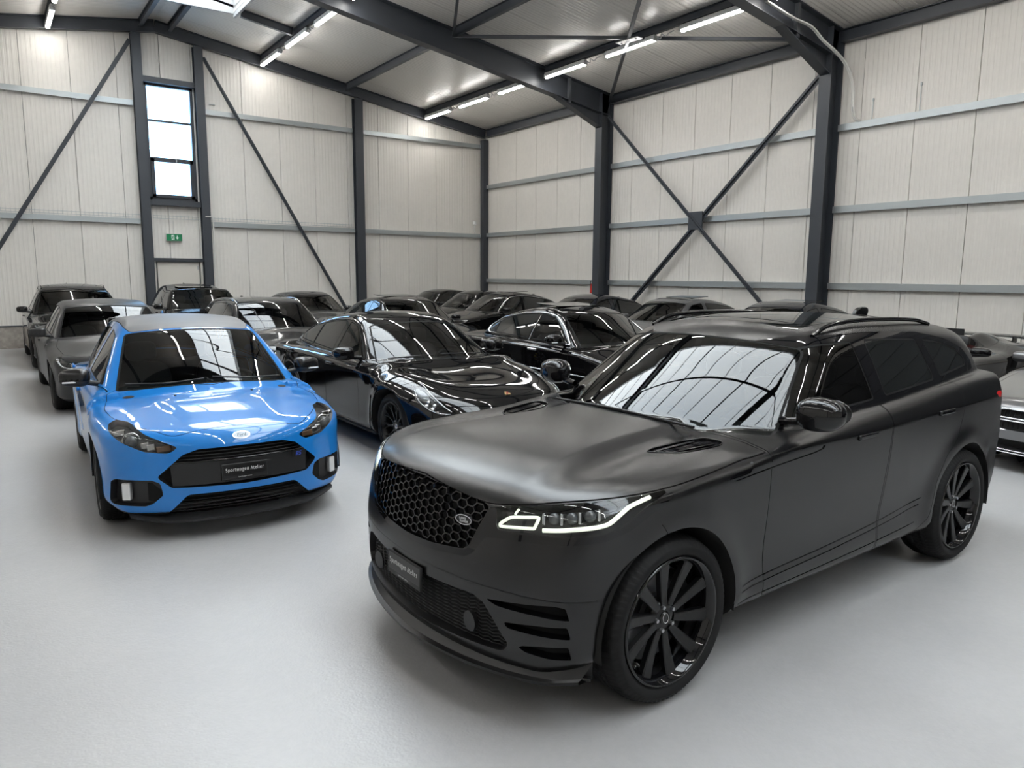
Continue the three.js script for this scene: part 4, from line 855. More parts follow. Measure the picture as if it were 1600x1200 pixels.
  S.lamp = o.lamp ?? { poly: [[.62, hoodF - .16], [.95, hoodF - .19], [1.15, hoodF - .14], [1.34, hoodF - .02], [1.30, hoodF + .0], [1.0, hoodF - .07], [.66, hoodF - .10]], r: .02, depth: .05, inside: (g, s, sh) => {
    for (const w of [.8, .95]) { const z = w * .72, y = hoodF - .135, x = sh.xF(y, z), b = new THREE.SphereGeometry(.034, 16, 10); b.translate(x + .045, y, s * z); part('lamp_lens', b, M.reflector, g); }
    const q = []; for (const [w, dy] of [[.70, -.145], [.9, -.165], [1.08, -.14], [1.22, -.075]]) { let lo = .2, hi = W; const y = hoodF + dy; for (let i = 0; i < 20; i++) { const z = (lo + hi) / 2; if (z + sh.xF(y, z) < w) lo = z; else hi = z; } q.push(V3(sh.xF(y, lo) + .012, y, s * (lo - .006))); }
    part('light_guide', tube(q, .012, 6, 16), M.reflector, g); } };
  if (o.cuts) S.cuts = o.cuts; if (o.finish) S.finish = o.finish; if (o.lampOff) S.lamp = null;
  S.extra = (sh, car) => {
    part('antenna_fin', (() => { const x = base[0] - (o.finDx ?? .75), g = blob(.03, .06, .15, .8); g.translate(x, sh.y(x, 0) + .018, 0); return g; })(), o.paint, car);
    for (const [x, dy] of [[xb - .22, .0], [xc - .22, .01]]) for (const s of [1, -1]) { const y = shoulder(x) + .0 + dy; part('door_handle', rbox(.2, .03, .03, .012, x, y, s * (sh.z(x, y) + .012)), o.handle ?? o.paint, car); }
    if (o.extra) o.extra(sh, car, S);
  };
  for (const k of ['noInterior', 'kF', 'seat', 'trackZ', 'wheelTurn', 'roofCut', 'roofPaint', 'roofLabel', 'linerY', 'glassRear']) if (o[k] !== undefined) S[k] = o[k];
  return S;
}
// ---------------------------------------------------------------- the matte black SUV in front
M.ventText = new THREE.MeshPhysicalMaterial({ roughness: .2, map: canvasTex(512, 40, (c, w, h) => { c.fillStyle = '#050506'; c.fillRect(0, 0, w, h); c.fillStyle = '#6d6f70'; c.font = '26px sans-serif'; c.textBaseline = 'middle'; let x = 20; for (const ch of 'RANGE ROVER') { c.fillText(ch, x, h / 2); x += 44; } }) });
{
  const L = 4.80, W = .962, belt = curve([[1.2, 1.10], [1.84, 1.135], [2.8, 1.175], [4.1, 1.235], [4.7, 1.25]]);
  const crease = curve([[.3, .93], [.84, .972], [1.5, 1.045], [2.4, 1.045], [3.4, 1.07], [4.7, 1.09]]);
  const k0 = (v) => () => v;
  const P = curve([[.6, .54], [1.0, .83], [1.40, 1.115], [1.8, 1.375], [2.12, 1.56], [2.28, 1.612], [2.6, 1.65], [2.95, 1.662], [3.4, 1.655], [3.9, 1.625], [4.3, 1.575], [4.42, 1.53], [4.5, 1.40], [4.62, 1.17], [4.72, .95], [4.8, .7]]);
  const S = {
    name: 'luxury_suv', label: 'satin black luxury SUV with gloss black mirrors and lit white daytime lights', L, W, H: 1.68, cell: .0165, fo: .885, wb: 2.885, R: .386, archGap: .048,
    paint: M.satinBlack, sillY: .28,
    sideRows: [[k0(.25), k0(-.10)], [k0(.33), k0(-.035)], [k0(.46), k0(-.022)], [k0(.62), k0(-.022)], [k0(.84), k0(-.006)], [crease, k0(0)], [(x) => crease(x) + .025, k0(-.006)], [(x) => belt(x) - .005, k0(-.055)]],
    plan: curve([[-.2, -.13], [.25, -.062], [.7, -.012], [1.0, 0], [3.6, 0], [4.1, -.022], [4.5, -.06], [4.85, -.13]]),
    top: curve([[-.15, .86], [.05, .975], [.14, 1.012], [.28, 1.042], [.5, 1.064], [.9, 1.088], [1.35, 1.11], [1.8, 1.165], [2.8, 1.215], [4.1, 1.275], [4.45, 1.27], [4.75, 1.22]]),
    crown: curve([[0, .045], [.5, .07], [1.0, .075], [1.6, .075], [2.5, .065], [4.8, .06]]),
    bot: curve([[-.1, .22], [.15, .215], [.6, .225], [1.4, .26], [3.2, .27], [4.0, .30], [4.8, .38]]),
    xf: curve([[.10, .30], [.19, .17], [.26, .105], [.34, .08], [.45, .072], [.60, .07], [.70, .08], [.80, .10], [.92, .135], [1.0, .175], [1.1, .30]]),
    fp: (z) => .25 * z * z + .16 * Math.pow(z, 6), kF: (y) => .075 + .10 * sstep(.88, 1.0, y),
    xr: curve([[.2, 4.5], [.4, 4.72], [.6, 4.79], [.75, 4.79], [.95, 4.76], [1.1, 4.74], [1.25, 4.70], [1.4, 4.6]]),
    rp: (z) => .2 * z * z + .25 * Math.pow(z, 6), kR: .07, kSide: (x) => x < 1.4 ? .075 : .05,
    extraW: (x, y) => { let o = 0; for (const a of [.885, 3.77]) { const r = Math.hypot(x - a, y - .386); if (y > .2) o += .018 * bump(r, .44, .09) * sstep(-.1, .2, y - .2); } return o - .012 * bump(y, .5, .10) * sstep(1.3, 1.6, x) * (1 - sstep(3.0, 3.3, x)); },
    extraT: (x, z) => { const w = .60 - .16 * sstep(.1, 1.3, x), f = sstep(.06, .9, x) * (1 - sstep(1.5, 1.9, x)); return f * (.022 * (1 - sstep(w - .06, w + .04, z)) + .006 * bump(z, .78, .1)) - .012 * f * bump(z, w + .10, .08); },
    cabin: { x0: .7, x1: 4.85, P, crown: .115, bend: curve([[1.2, .42], [2.2, .40], [2.6, .2], [3.1, 0], [4.0, -.1], [4.8, -.22]]), beltY: belt, beltZ: curve([[1.2, .83], [1.8, .86], [2.6, .868], [3.4, .85], [4.1, .79], [4.6, .70]]), tumble: curve([[1.4, .40], [4.6, .42]]), barrel: .14, k: .10, kJoin: .012,
      ws: { x0: 1.40, x1: 2.10, zb: .85, zt: .655, trim: .012 }, rw: { x0: 4.44, x1: 4.62, z0: .56, z1: .6 } },
    cowlX: 1.42, cowlY: 1.10, seat: { seatX: 2.5 },
    windows: [
      [[[1.80, 1.158], [2.24, 1.508], [2.36, 1.527], [2.665, 1.533], [2.69, 1.20]], M.sideGlass],
      [[[2.82, 1.208], [2.80, 1.535], [3.1, 1.532], [3.44, 1.515], [3.50, 1.25]], M.darkGlass],
      [[[3.60, 1.262], [3.535, 1.508], [3.8, 1.475], [4.02, 1.42], [4.13, 1.355], [4.12, 1.30]], M.darkGlass]],
    sunroof: { x0: 2.40, x1: 3.62, z: .50 },
    cuts(sh, car) {
      // gloss black pillars round the side glass
      const so = outline([[1.62, 1.118], [1.9, 1.36], [2.16, 1.535], [2.34, 1.568], [2.9, 1.575], [3.5, 1.553], [3.9, 1.495], [4.16, 1.415], [4.27, 1.325], [4.24, 1.268], [2.9, 1.187], [1.85, 1.138]], .03);
      const a = sh.take(pSide(so, .4)); for (const s of [1, -1]) part('door_pillars', geoOf(a, s), M.pianoBlack, car);
      // screen pillars in gloss black
      const c = S.cabin, sd = outline([[1.36, -.3], [1.36, .95], [2.07, .80], [2.10, .66], [2.10, -.3]], .02), b = sh.take((x, y, z) => Math.max(sd(x - c.bend(x) * z * z, z), 1.135 - y, .45 - z)); for (const s of [1, -1]) part('screen_pillar', geoOf(b, s), M.pianoBlack, car);
      // radiator grille
      const gf = pFront(outline([[-.2, .958], [.0, .958], [.25, .951], [.47, .936], [.505, .922], [.44, .748], [.41, .728], [.2, .702], [0, .694], [-.2, .694]], .012), .5), r = sh.recess(gf, .032);
      const gr = group('radiator_grille', car); part('grille_backing', geoOf(r.floor), M.gap, gr); part('grille_frame', geoOf(r.wall), M.pianoBlack, gr);
      const sdg = outline([[-.50, .925], [-.25, .948], [.25, .948], [.50, .925], [.425, .738], [.2, .708], [-.2, .708], [-.425, .738]], .01), bars = [], at = (z, y, o) => V3(sh.xF(y, Math.abs(z)) + o, y, z);
      const ha = .033, hh = .036;
      for (let row = 0; row < 16; row++) for (let col = -7; col <= 7; col++) {
        const cz = (col * 3 + (row % 2) * 1.5) * ha, cy = .960 - row * hh * .5; const P6 = []; for (let k = 0; k <= 6; k++) { const an = k / 6 * 2 * Math.PI; P6.push([cz + ha * Math.cos(an), cy + hh * .577 * Math.sin(an)]); }
        for (let k = 0; k < 3; k++) { const m = [(P6[k][0] + P6[k + 1][0]) / 2, (P6[k][1] + P6[k + 1][1]) / 2]; if (sdg(...m) > .004) continue; bars.push(bar(at(...P6[k], .014), at(...P6[k + 1], .014), .0065, .018, V3(-1, .2, 0))); }
      }
      part('honeycomb', merge(bars), M.glossBlack, gr);
      // gloss frame under lamps and grille
      const fr = outline([[-.2, .692], [.2, .70], [.42, .725], [.46, .745], [.535, .84], [.62, .922], [.70, .93], [.732, .865], [.765, .842], [.80, .840], [1.17, .852], [1.41, .864], [1.50, .878], [1.615, .928], [1.70, .962], [1.78, .985], [1.80, 1.0], [1.80, .965], [1.68, .918], [1.55, .86], [1.42, .836], [1.17, .824], [.8, .812], [.62, .80], [.50, .722], [.43, .698], [.2, .672], [-.2, .664]], 0);
      const frm = sh.take((x, y, z) => Math.max(fr(z + x * sstep(.4, .6, z), y), x - 1.3)); part('front_trim', geoOf(frm), M.pianoBlack, car);
      // centre intake, side vents
      const iv = sh.recess(pFront(outline([[-.2, .535], [0, .535], [.40, .546], [.48, .548], [.54, .525], [.655, .365], [.62, .325], [0, .30], [-.2, .30]], .02), .5), .05);
      const low = group('lower_intake', car); part('intake_backing', geoOf(iv.floor), M.gap, low); part('intake_frame', geoOf(iv.wall), M.trim, low);
      const mesh = []; for (let row = 0; row < 14; row++) { const y = .312 + row * .0165, zl = Math.round((.62 - .12 * sstep(.37, .53, y)) / .03) * .03, pts = []; for (let z = -zl; z <= zl + .001; z += .03) pts.push(V3(sh.xF(y, Math.abs(z)) + .035 + (Math.round(z / .03) % 2 ? .006 : 0), y + (Math.round(z / .03) % 2 ? .004 : -.004), z)); mesh.push(tube(pts, .0035, 4, pts.length)); }
      part('intake_mesh', merge(mesh), M.plastic, low);
      for (const s of [1, -1]) { const f = new THREE.CylinderGeometry(.045, .045, .02, 28); f.rotateZ(Math.PI / 2); f.translate(sh.xF(.40, .435) + .03, .40, s * .435); part('radar_cover', f, M.trim, low); }
      [[[.69, .545], [.90, .560], [1.12, .574], [1.19, .566], [1.214, .512], [1.0, .522], [.78, .526]], [[.80, .462], [1.0, .478], [1.2, .484], [1.226, .430], [1.0, .436], [.85, .44]], [[.90, .372], [1.05, .390], [1.21, .398], [1.23, .338], [1.1, .338], [.95, .35]]].forEach((pv) => { const v = sh.recess(pWrap(outline(pv, .01), .8), .045); for (const s of [1, -1]) { const g = group('bumper_vent', car); part('vent_floor', geoOf(v.floor, s), M.gap, g); part('vent_edge', geoOf(v.wall, s), M.pianoBlack, g); } });
      // flank vent strip and hood vents
      const fv = sh.recess(pSide(outline([[1.20, .985], [1.30, 1.004], [2.02, 1.042], [2.0, 1.022], [1.93, 1.012], [1.60, .992], [1.28, .966]], .008), .5), .006); for (const s of [1, -1]) part('fender_vent', geoOf(join(fv.floor, fv.wall), s), M.pianoBlack, car);
      const hv = sh.recess((x, y, z) => Math.max(outlineHV(x, z), .9 - y), .008); for (const s of [1, -1]) { const g = group('hood_vent', car); part('vent_floor', geoOf(join(hv.floor, hv.wall), s), M.pianoBlack, g);
        const rim = outlineHV.pts.filter((_, i) => i % 2 === 0).map(([x, z]) => V3(x, sh.y(x, z) + .001, s * z)); rim.push(rim[0]); part('vent_rim', tube(rim, .0035, 5, 80), M.pianoBlack, g);
        const bl = new THREE.PlaneGeometry(.30, .024); bl.rotateX(-Math.PI / 2); if (s > 0) bl.rotateY(Math.PI); bl.rotateY(-s * .10); bl.rotateZ(.075); bl.translate(1.26, sh.y(1.26, .60) - .0045, s * .592); part('vent_lettering', bl, M.ventText, g);
        part('vent_blade', (() => { const q = rbox(.28, .006, .05, .0025); q.rotateY(-s * .2); q.rotateZ(.075); q.translate(1.29, sh.y(1.29, .67) - .004, s * .668); return q; })(), M.pianoBlack, g); }
      // rear lamp
      const tl = sh.take((x, y, z) => Math.max(tailO(z - (x - L), y), L - .9 - x)); for (const s of [1, -1]) part('tail_lamp', geoOf(tl, s), M.redLamp, car);
    },
    lamp: { poly: [[.70, .922], [.735, .865], [.77, .846], [1.166, .857], [1.40, .868], [1.485, .884], [1.60, .934], [1.68, .965], [1.757, .988], [1.757, .999], [1.523, .993], [1.231, .98], [.95, .957], [.83, .944]], r: .012, depth: .045,
      inside(g, s, sh) {
        // points on the lamp surface from (wrap, y), set back by o
        const pt = (w, y, o) => { let lo = .3, hi = .97; for (let i = 0; i < 24; i++) { const z = (lo + hi) / 2; if (z + sh.xF(y, z) < w) lo = z; else hi = z; } const z = (lo + hi) / 2, x = sh.xF(y, z), n = sh.nrm(x, y, z); return V3(x - n.x * o, y - n.y * o, s * (z - n.z * o)); };
        const run = (P2, r, name, o = .014) => { const m = part(name, tube(P2.map(([w, y]) => pt(w, y, o)), r, 8, P2.length * 8), M.drl, g, 'glowing white daytime running light'); };
        run([[.775, .860], [.79, .860], [.88, .867], [.975, .874], [.988, .876], [.992, .882], [1.012, .914], [1.013, .920], [1.003, .922], [.93, .914], [.845, .904], [.83, .900], [.772, .868], [.77, .862], [.775, .860]], .007, 'daytime_light');
        run([[1.04, .873], [1.15, .881], [1.33, .895], [1.39, .899], [1.41, .901], [1.435, .906], [1.46, .917], [1.50, .940], [1.535, .961], [1.555, .969], [1.60, .978], [1.665, .989]], .0095, 'daytime_light');
        run([[.86, .917], [.87, .932], [.885, .946]], .005, 'daytime_light', .02);
        for (const [w, y, r] of [[1.10, .932, .026], [1.21, .94, .026], [1.32, .95, .026]]) { const b = new THREE.SphereGeometry(r, 20, 14); const p = pt(w, y, .035); b.translate(p.x, p.y, p.z); part('projector_lens', b, M.projector, g); }
        for (const [w, y] of [[1.045, .93], [1.155, .936], [1.265, .945], [1.38, .955]]) { const p = pt(w, y, .03), b = rbox(.04, .05, .012, .004); b.rotateY(s * .5); b.translate(p.x, p.y, p.z); part('lamp_divider', b, M.reflector, g); }
      } },
    doors: [
      ['front_door', [[1.545, 1.075], [1.56, 1.112], [1.62, 1.12], [2.715, 1.186], [2.73, 1.17], [2.70, .8], [2.675, .31], [1.58, .31], [1.555, .6]], .03],
      ['rear_door', [[2.74, 1.19], [2.72, .8], [2.69, .31], [3.18, .32], [3.30, .40], [3.36, .62], [3.46, .78], [3.60, .88], [3.66, 1.05], [3.70, 1.22], [3.62, 1.232]], .04]],
    hoodCut: () => (x, y, z) => { const yl = hoodLine(z + x); return Math.max(yl - y, x - (1.53 + .0 * z), x > 1.2 ? (x - c0(z)) : -1) ; },
    lines(sh, car) {
      const yl = (pts, g = .0032) => { const c = curve(pts), a = pts[0][0], b = pts[pts.length - 1][0]; sh.line((x, y) => y - c(x), (x, y, z) => Math.max(a - x, x - b, .5 - z, Math.abs(y - c(x)) - .03), g); };
      yl([[1.38, .422], [1.6, .434], [2.2, .456], [2.8, .494], [3.2, .54]]); yl([[1.38, .393], [1.6, .403], [2.2, .424], [2.8, .458], [3.18, .50]]); yl([[1.36, .335], [1.8, .343], [2.4, .358], [3.0, .382], [3.14, .392]]);
      yl([[1.55, 1.047], [2.4, 1.045], [3.4, 1.07], [4.36, 1.087]], .0012);
      const xl = (pts, g = .0018) => { const c = curve(pts), a = pts[0][0], b = pts[pts.length - 1][0]; sh.line((x, y) => x - c(y), (x, y, z) => Math.max(a - y, y - b, .5 - z, Math.abs(x - c(y)) - .03), g); };
      xl([[.80, .82], [.86, .775]]);
      const bl = curve([[0, .60], [.3, .60], [.6, .60], [.9, .59]]); sh.line((x, y, z) => y - bl(z), (x, y, z) => Math.max(x - .45, Math.abs(y - bl(z)) - .03), .0016);
    },
    wheelKey: 'suv', trackZ: .825, wheelTurn: .28, wheel: { R: .386, w: .27, rr: .300, hero: true, mat: M.rimBlack, barrel: M.pianoBlack, spokes: SPOKES.ten },
    mirror: { x: 1.84, y: 1.185, z: .855, w: .235, h: .17, d: .19, cap: M.pianoBlack, base: M.pianoBlack, e: .80, sweep: .22 },
    extra(sh, car) {
      // black lip under the bumper
      const lip = []; for (let k = -12; k <= 12; k++) { const z = k * .074, a = Math.abs(z); lip.push(V3(sh.xF(.33, a) - .012 + .02 * a, .222 + .02 * a, z)); }
      part('front_lip', sweepStrip(lip, [[-.018, -.012], [-.02, .002], [.0, .010], [.06, .06], [.06, -.012]]), M.rimBlack, car);
      for (const s of [1, -1]) {                // corner canards of the lip
        const c = rbox(.20, .016, .10, .006); c.rotateY(-s * .75); c.rotateX(s * .15); c.translate(.40, .25, s * .80); part('lip_canard', c, M.pianoBlack, car);
        // roof rails
        const pr = []; for (let x = 2.40; x <= 4.0; x += .1) pr.push(V3(x, sh.y(x, .60) - .006 + .034 * Math.sqrt(clamp(Math.min((x - 2.4) / .2, (4.0 - x) / .3), 0, 1)), s * (.612 - .035 * sstep(3.2, 4, x)))); part('roof_rail', tube(pr, .014, 8, 48), M.pianoBlack, car);
        // door handles, flush
        for (const [x, y, n] of [[2.44, 1.035, 'door_handle'], [3.40, 1.068, 'door_handle']]) { part(n, (() => { const g = rbox(.20, .032, .022, .012, x, y, s * (sh.z(x, y) + .004)); return g; })(), M.glossBlack, car); }
        const ws = tube([V3(1.46, 1.13, s * .55), V3(1.44, 1.142, s * .25), V3(1.43, 1.15, s * -.05)], .008, 6); part('wiper', ws, M.plastic, car);
      }
      addPlate(car, sh.xF(.52, 0) - .012, .520, -.03, .30, .085);
      // maker's oval badge on the grille
      const bx = sh.xF(.835, .385), b = group('grille_badge', car, 'small silver oval badge with lettering'); b.position.set(bx + .004, .848, .385); b.rotation.y = .30;
      const pl = new THREE.CylinderGeometry(.5, .5, .01, 40); pl.rotateZ(Math.PI / 2); pl.scale(1, .046, .092); part('badge_plate', pl, M.satinChrome, b);
      const f = new THREE.CircleGeometry(.5, 40); f.scale(.082, .038, 1); f.rotateY(-Math.PI / 2); f.translate(-.0058, 0, 0);
      part('badge_face', f, new THREE.MeshPhysicalMaterial({ roughness: .3, map: canvasTex(256, 128, (c, w, h) => { c.fillStyle = '#111214'; c.fillRect(0, 0, w, h); c.fillStyle = '#dfe2e2'; c.textAlign = 'center'; c.textBaseline = 'middle'; c.font = 'bold 46px sans-serif'; c.fillText('LAND', w / 2 - 12, h * .33); c.fillText('ROVER', w / 2 + 8, h * .68); }) }), b);
      part('antenna_fin', (() => { const g = blob(.045, .11, .2, .7, 0); const q = g.attributes.position; for (let i = 0; i < q.count; i++) q.setX(i, q.getX(i) + .5 * q.getY(i)); g.computeVertexNormals(); g.translate(4.06, sh.y(4.1, 0) + .018, 0); return g; })(), M.glossBlack, car);
    },
  };
  const outlineHV = outline([[1.075, .58], [1.13, .56], [1.36, .575], [1.45, .62], [1.465, .73], [1.42, .755], [1.17, .71], [1.10, .64]], .02);
  const hoodLine = curve([[.1, .970], [.39, .953], [.70, .938], [.83, .947], [1.23, .984], [1.52, .997], [1.76, 1.003], [2.475, 1.063]]);
  const tailO = outline([[.62, 1.085], [.80, 1.09], [1.42, 1.118], [1.47, 1.108], [1.42, 1.075], [1.1, 1.045], [.62, 1.03]], .01);
  const c0 = (z) => 1.40 + .42 * z * z - .01;
  place(buildCar(S), 1.47, -3.015, 1.2);
}
// ---------------------------------------------------------------- the blue hot hatch
{
  const hF = .80;
  const S = carSpec({
    name: 'hot_hatch', label: 'bright blue hot hatch with satin grey roof and black mirrors', L: 4.39, W: .912, H: 1.50, cell: .0165, fo: .89, wb: 2.648, R: .326,
    cowl: [1.03, .985], header: [1.80, 1.405], peak: 2.35, roof: [[2.9, 1.49], [3.5, 1.445], [4.0, 1.375]], base: [4.28, .95], tailTop: [[4.36, .92]], hoodF: hF, belt: [[1.2, .955], [2.0, .985], [3.2, 1.03], [4.1, 1.09]],
    bendF: .47, crownC: .12, tumble: .50, wsB: .70, wsT: .545, rw: { x0: 4.04, x1: 4.24, z0: .5, z1: .55 }, flare: .022,
    xf: [[.1, .2], [.17, .06], [.25, .015], [.35, .01], [.45, .0], [.55, .01], [.65, .02], [.73, .04], [.80, .085], [.88, .2], [.95, .34]], fp: (z) => .30 * z * z + .34 * Math.pow(z, 5), kF: .06,
    crown: curve([[0, .07], [.5, .075], [.9, .08], [1.3, .08], [4.4, .07]]),
    kSide: (x) => x < 1.1 ? .10 : .06,
    extraT: (x, z) => { const f = sstep(.1, .7, x) * (1 - sstep(1.15, 1.6, x)), w = .34 + .12 * sstep(.2, 1.1, x); return f * (.016 * (1 - sstep(w - .10, w + .08, z))); },
    paint: M.blue, roofPaint: M.satinGrey, roofLabel: 'satin grey roof panel', winA: 1.42, winB: 2.34, winC: 3.72, winRoofEnd: 3.25,
    roofCut: (sh) => (x, y, z) => Math.max(outlineRoof(x - .25 * z * z * (1 - sstep(1.8, 2.4, x)), z), 1.2 - y),
    hoodCut: () => { const e = outline([[.156, -.5], [.156, .0], [.15, .22], [.128, .42], [.16, .49], [.30, .60], [.50, .70], [.66, .78], [.9, .81], [1.20, .77], [1.30, .715], [1.02 + .11, .45], [1.02, 0], [1.02, -.5]], .06); return (x, y, z) => Math.max(e(x, z), .66 - y); },
    wheelKey: 'hatch', wheel: { R: .326, w: .24, rr: .246, hero: true, mat: M.rimBlack, spokes: SPOKES.y5, caliper: std([.02, .12, .5], .3) }, wheelTurn: .5,
    mirror: { w: .225, h: .145, d: .16, cap: M.satinBlack, base: M.plastic, lamp: true, x: 1.53, y: 1.0 }, mirDx: .5,
    lamp: { poly: [[.515, .685], [.555, .655], [.60, .643], [.81, .657], [1.05, .714], [1.25, .775], [1.375, .812], [1.37, .830], [1.2, .822], [.93, .788], [.7, .738]], r: .014, depth: .05, housing: std([.03, .03, .032], .3), inside(g, s, sh) {
      const pt = (w, y, o) => { let lo = .2, hi = .9; for (let i = 0; i < 24; i++) { const z = (lo + hi) / 2; if (z + sh.xF(y, z) < w) lo = z; else hi = z; } const z = (lo + hi) / 2, x = sh.xF(y, z), n = sh.nrm(x, y, z); return { p: V3(x - n.x * o, y - n.y * o, s * (z - n.z * o)), n: V3(n.x, n.y, n.z * s) }; };
      const { p, n } = pt(.985, .735, .04), q = new THREE.Quaternion().setFromUnitVectors(V3(0, 0, 1), V3(-1, .1, s * .25).normalize());
      const put = (geo, mat, name, c = p) => { geo.applyQuaternion(q); geo.translate(c.x, c.y, c.z); part(name, geo, mat, g); };
      put(new THREE.TorusGeometry(.058, .006, 8, 36), M.reflector, 'lamp_ring'); put(new THREE.SphereGeometry(.046, 22, 16), M.projector, 'projector_lens');
      for (const [w, y] of [[.76, .688], [.82, .70]]) { const b = pt(w, y, .025).p; put(rbox(.055, .05, .02, .01), M.reflector, 'reflector', b); }
      put(rbox(.10, .045, .02, .01), M.indicator, 'indicator_lens', pt(.64, .676, .025).p);
      put(rbox(.09, .05, .02, .01), M.reflector, 'reflector', pt(1.17, .788, .03).p);
    } },
    cuts(sh, car) {
      const seg = (poly, r) => pFront(outline(poly, r ?? .012), .6);
      // hexagon grille with slatted black band
      const hex = sh.recess(seg([[-.3, .668], [.30, .662], [.40, .63], [.562, .485], [.56, .465], [.48, .395], [-.3, .372]]), .06), gr = group('radiator_grille', car);
      part('grille_backing', geoOf(hex.floor), M.gap, gr); part('grille_frame', geoOf(hex.wall), M.trim, gr);
      const at = (z, y, o) => V3(sh.xF(y, Math.abs(z)) + o, y, z), band = (y0, y1, zmax0, zmax1, o, mat, name) => { const p = [], t = []; const n = 30; for (let i = 0; i <= n; i++) { const u = -1 + 2 * i / n; for (const [y, zm] of [[y0, zmax0], [y1, zmax1]]) { const q = at(u * zm, y, o); p.push(q.x, q.y, q.z); } } for (let i = 0; i < n; i++) t.push(2 * i, 2 * i + 1, 2 * i + 3, 2 * i, 2 * i + 3, 2 * i + 2); const g = new THREE.BufferGeometry(); g.setAttribute('position', new THREE.Float32BufferAttribute(p, 3)); g.setIndex(t); g.computeVertexNormals(); part(name, g, mat, gr); };
      band(.405, .565, .475, .485, .004, M.trim, 'grille_band');
      for (let k = 0; k < 3; k++) { const y = .587 + k * .024, zm = .46 - k * .03, pts = []; for (let i = 0; i <= 24; i++) pts.push(at(-zm + 2 * zm * i / 24, y, .03)); part('grille_slat', tube(pts, .004, 5, 30), M.plastic, gr); }
      const pts = []; for (let i = 0; i <= 24; i++) pts.push(at(-.47 + .94 * i / 24, .572, .008)); part('grille_slat', tube(pts, .008, 6, 30), M.glossBlack, gr);
      // lower intake and corner pockets
      const lo = sh.recess(seg([[-.3, .338], [.37, .338], [.395, .325], [.52, .195], [.50, .18], [-.3, .165]]), .09), li = group('lower_intake', car); part('intake_backing', geoOf(lo.floor), M.gap, li); part('intake_frame', geoOf(lo.wall), M.trim, li);
      for (let k = 0; k < 5; k++) { const y = .20 + k * .028, zm = .48 - k * .022, q = []; for (let i = 0; i <= 20; i++) q.push(at(-zm + 2 * zm * i / 20, y, .055)); part('intake_slat', tube(q, .0045, 5, 24), M.plastic, li); }
      const fg = sh.recess(pWrap(outline([[.66, .435], [.74, .456], [1.14, .455], [1.21, .43], [1.25, .28], [1.21, .262], [.82, .262], [.74, .285], [.645, .345]], .02), .7), .05);
      for (const s of [1, -1]) {
        const g = group('bumper_pocket', car); part('pocket_floor', geoOf(fg.floor, s), M.trim, g); part('pocket_edge', geoOf(fg.wall, s), M.trim, g);
        const z = .745, x = sh.xF(.36, z); const l = rbox(.045, .13, .062, .012); l.rotateY(s * .55); l.translate(x + .035, .362, s * z); part('fog_lamp', l, std([.7, .7, .7], .12, { metalness: .6 }), g);
        const d = rbox(.02, .14, .10, .01); d.rotateY(s * .4); d.translate(sh.xF(.36, .58) + .06, .36, s * .575); part('pocket_duct', d, M.gap, g);
      }
    },
    extra(sh, car) {
      const c = []; for (let z = -.74; z <= .741; z += .04) c.push(V3(sh.xF(.2, Math.abs(z)) - .045 + .04 * z * z, .152 + .035 * sstep(.5, .8, Math.abs(z)), z));
      part('front_splitter', sweepStrip(c, [[-.01, -.012], [-.012, .006], [.09, .03], [.09, -.012]]), M.plastic, car);
      addPlate(car, sh.xF(.49, 0) - .012, .49, -.02, .30, .085);
      // oval maker's badge above the grille
      const b = group('nose_badge', car, 'silver oval badge with script lettering'); b.position.set(sh.xF(.733, 0) - .004, .733, 0); b.rotation.z = -.5;
      const pl = new THREE.CylinderGeometry(.5, .5, .012, 40); pl.rotateZ(Math.PI / 2); pl.scale(1, .058, .125); part('badge_plate', pl, M.chrome, b);
      const f = new THREE.CircleGeometry(.5, 40); f.scale(.108, .046, 1); f.rotateY(-Math.PI / 2); f.translate(-.0068, 0, 0);
      part('badge_face', f, new THREE.MeshPhysicalMaterial({ roughness: .15, map: canvasTex(256, 110, (k, w, h) => { k.fillStyle = '#b4bfca'; k.fillRect(0, 0, w, h); k.fillStyle = '#22303c'; k.textAlign = 'center'; k.textBaseline = 'middle'; k.font = 'italic bold 64px serif'; k.fillText('Ford', w / 2, h / 2); }) }), b);
      // two blue letters on the grille band
      const r = group('letter_badge', car, 'blue two letter badge on the grille'); r.position.set(sh.xF(.545, .42) - .012, .545, .415); r.rotation.y = .28;
      const rf = new THREE.PlaneGeometry(.11, .05); rf.rotateY(-Math.PI / 2);
      part('badge_face', rf, new THREE.MeshPhysicalMaterial({ roughness: .3, map: canvasTex(220, 100, (k, w, h) => { k.fillStyle = '#131314'; k.fillRect(0, 0, w, h); k.fillStyle = '#3b55b8'; k.textAlign = 'center'; k.textBaseline = 'middle'; k.font = 'italic bold 88px sans-serif'; k.fillText('RS', w / 2 - 4, h / 2 + 3); }) }), r);
      // roof spoiler, aerial, wipers, washers
      const sp = rbox(.34, .03, .98, .012); sp.rotateZ(-.10); sp.translate(4.14, 1.372, 0); part('roof_spoiler', sp, M.satinBlack, car);
      for (const s of [1, -1]) part('spoiler_fin', rbox(.2, .10, .03, .01, 4.16, 1.32, s * .475), M.satinBlack, car);
      part('aerial', tube([V3(3.4, sh.y(3.4, 0), 0), V3(3.46, sh.y(3.4, 0) + .09, 0), V3(3.52, sh.y(3.4, 0) + .19, 0)], .004), M.plastic, car);
      for (const [z0, z1] of [[.62, .02], [-.05, -.62]]) part('wiper', tube([V3(1.06 + .47 * z0 * z0, sh.y(1.09 + .47 * z0 * z0, z0) + .012, z0), V3(1.1, sh.y(1.12, (z0 + z1) / 2) + .014, (z0 + z1) / 2), V3(1.08 + .47 * z1 * z1, sh.y(1.10 + .47 * z1 * z1, z1) + .014, z1)], .007, 6), M.plastic, car);
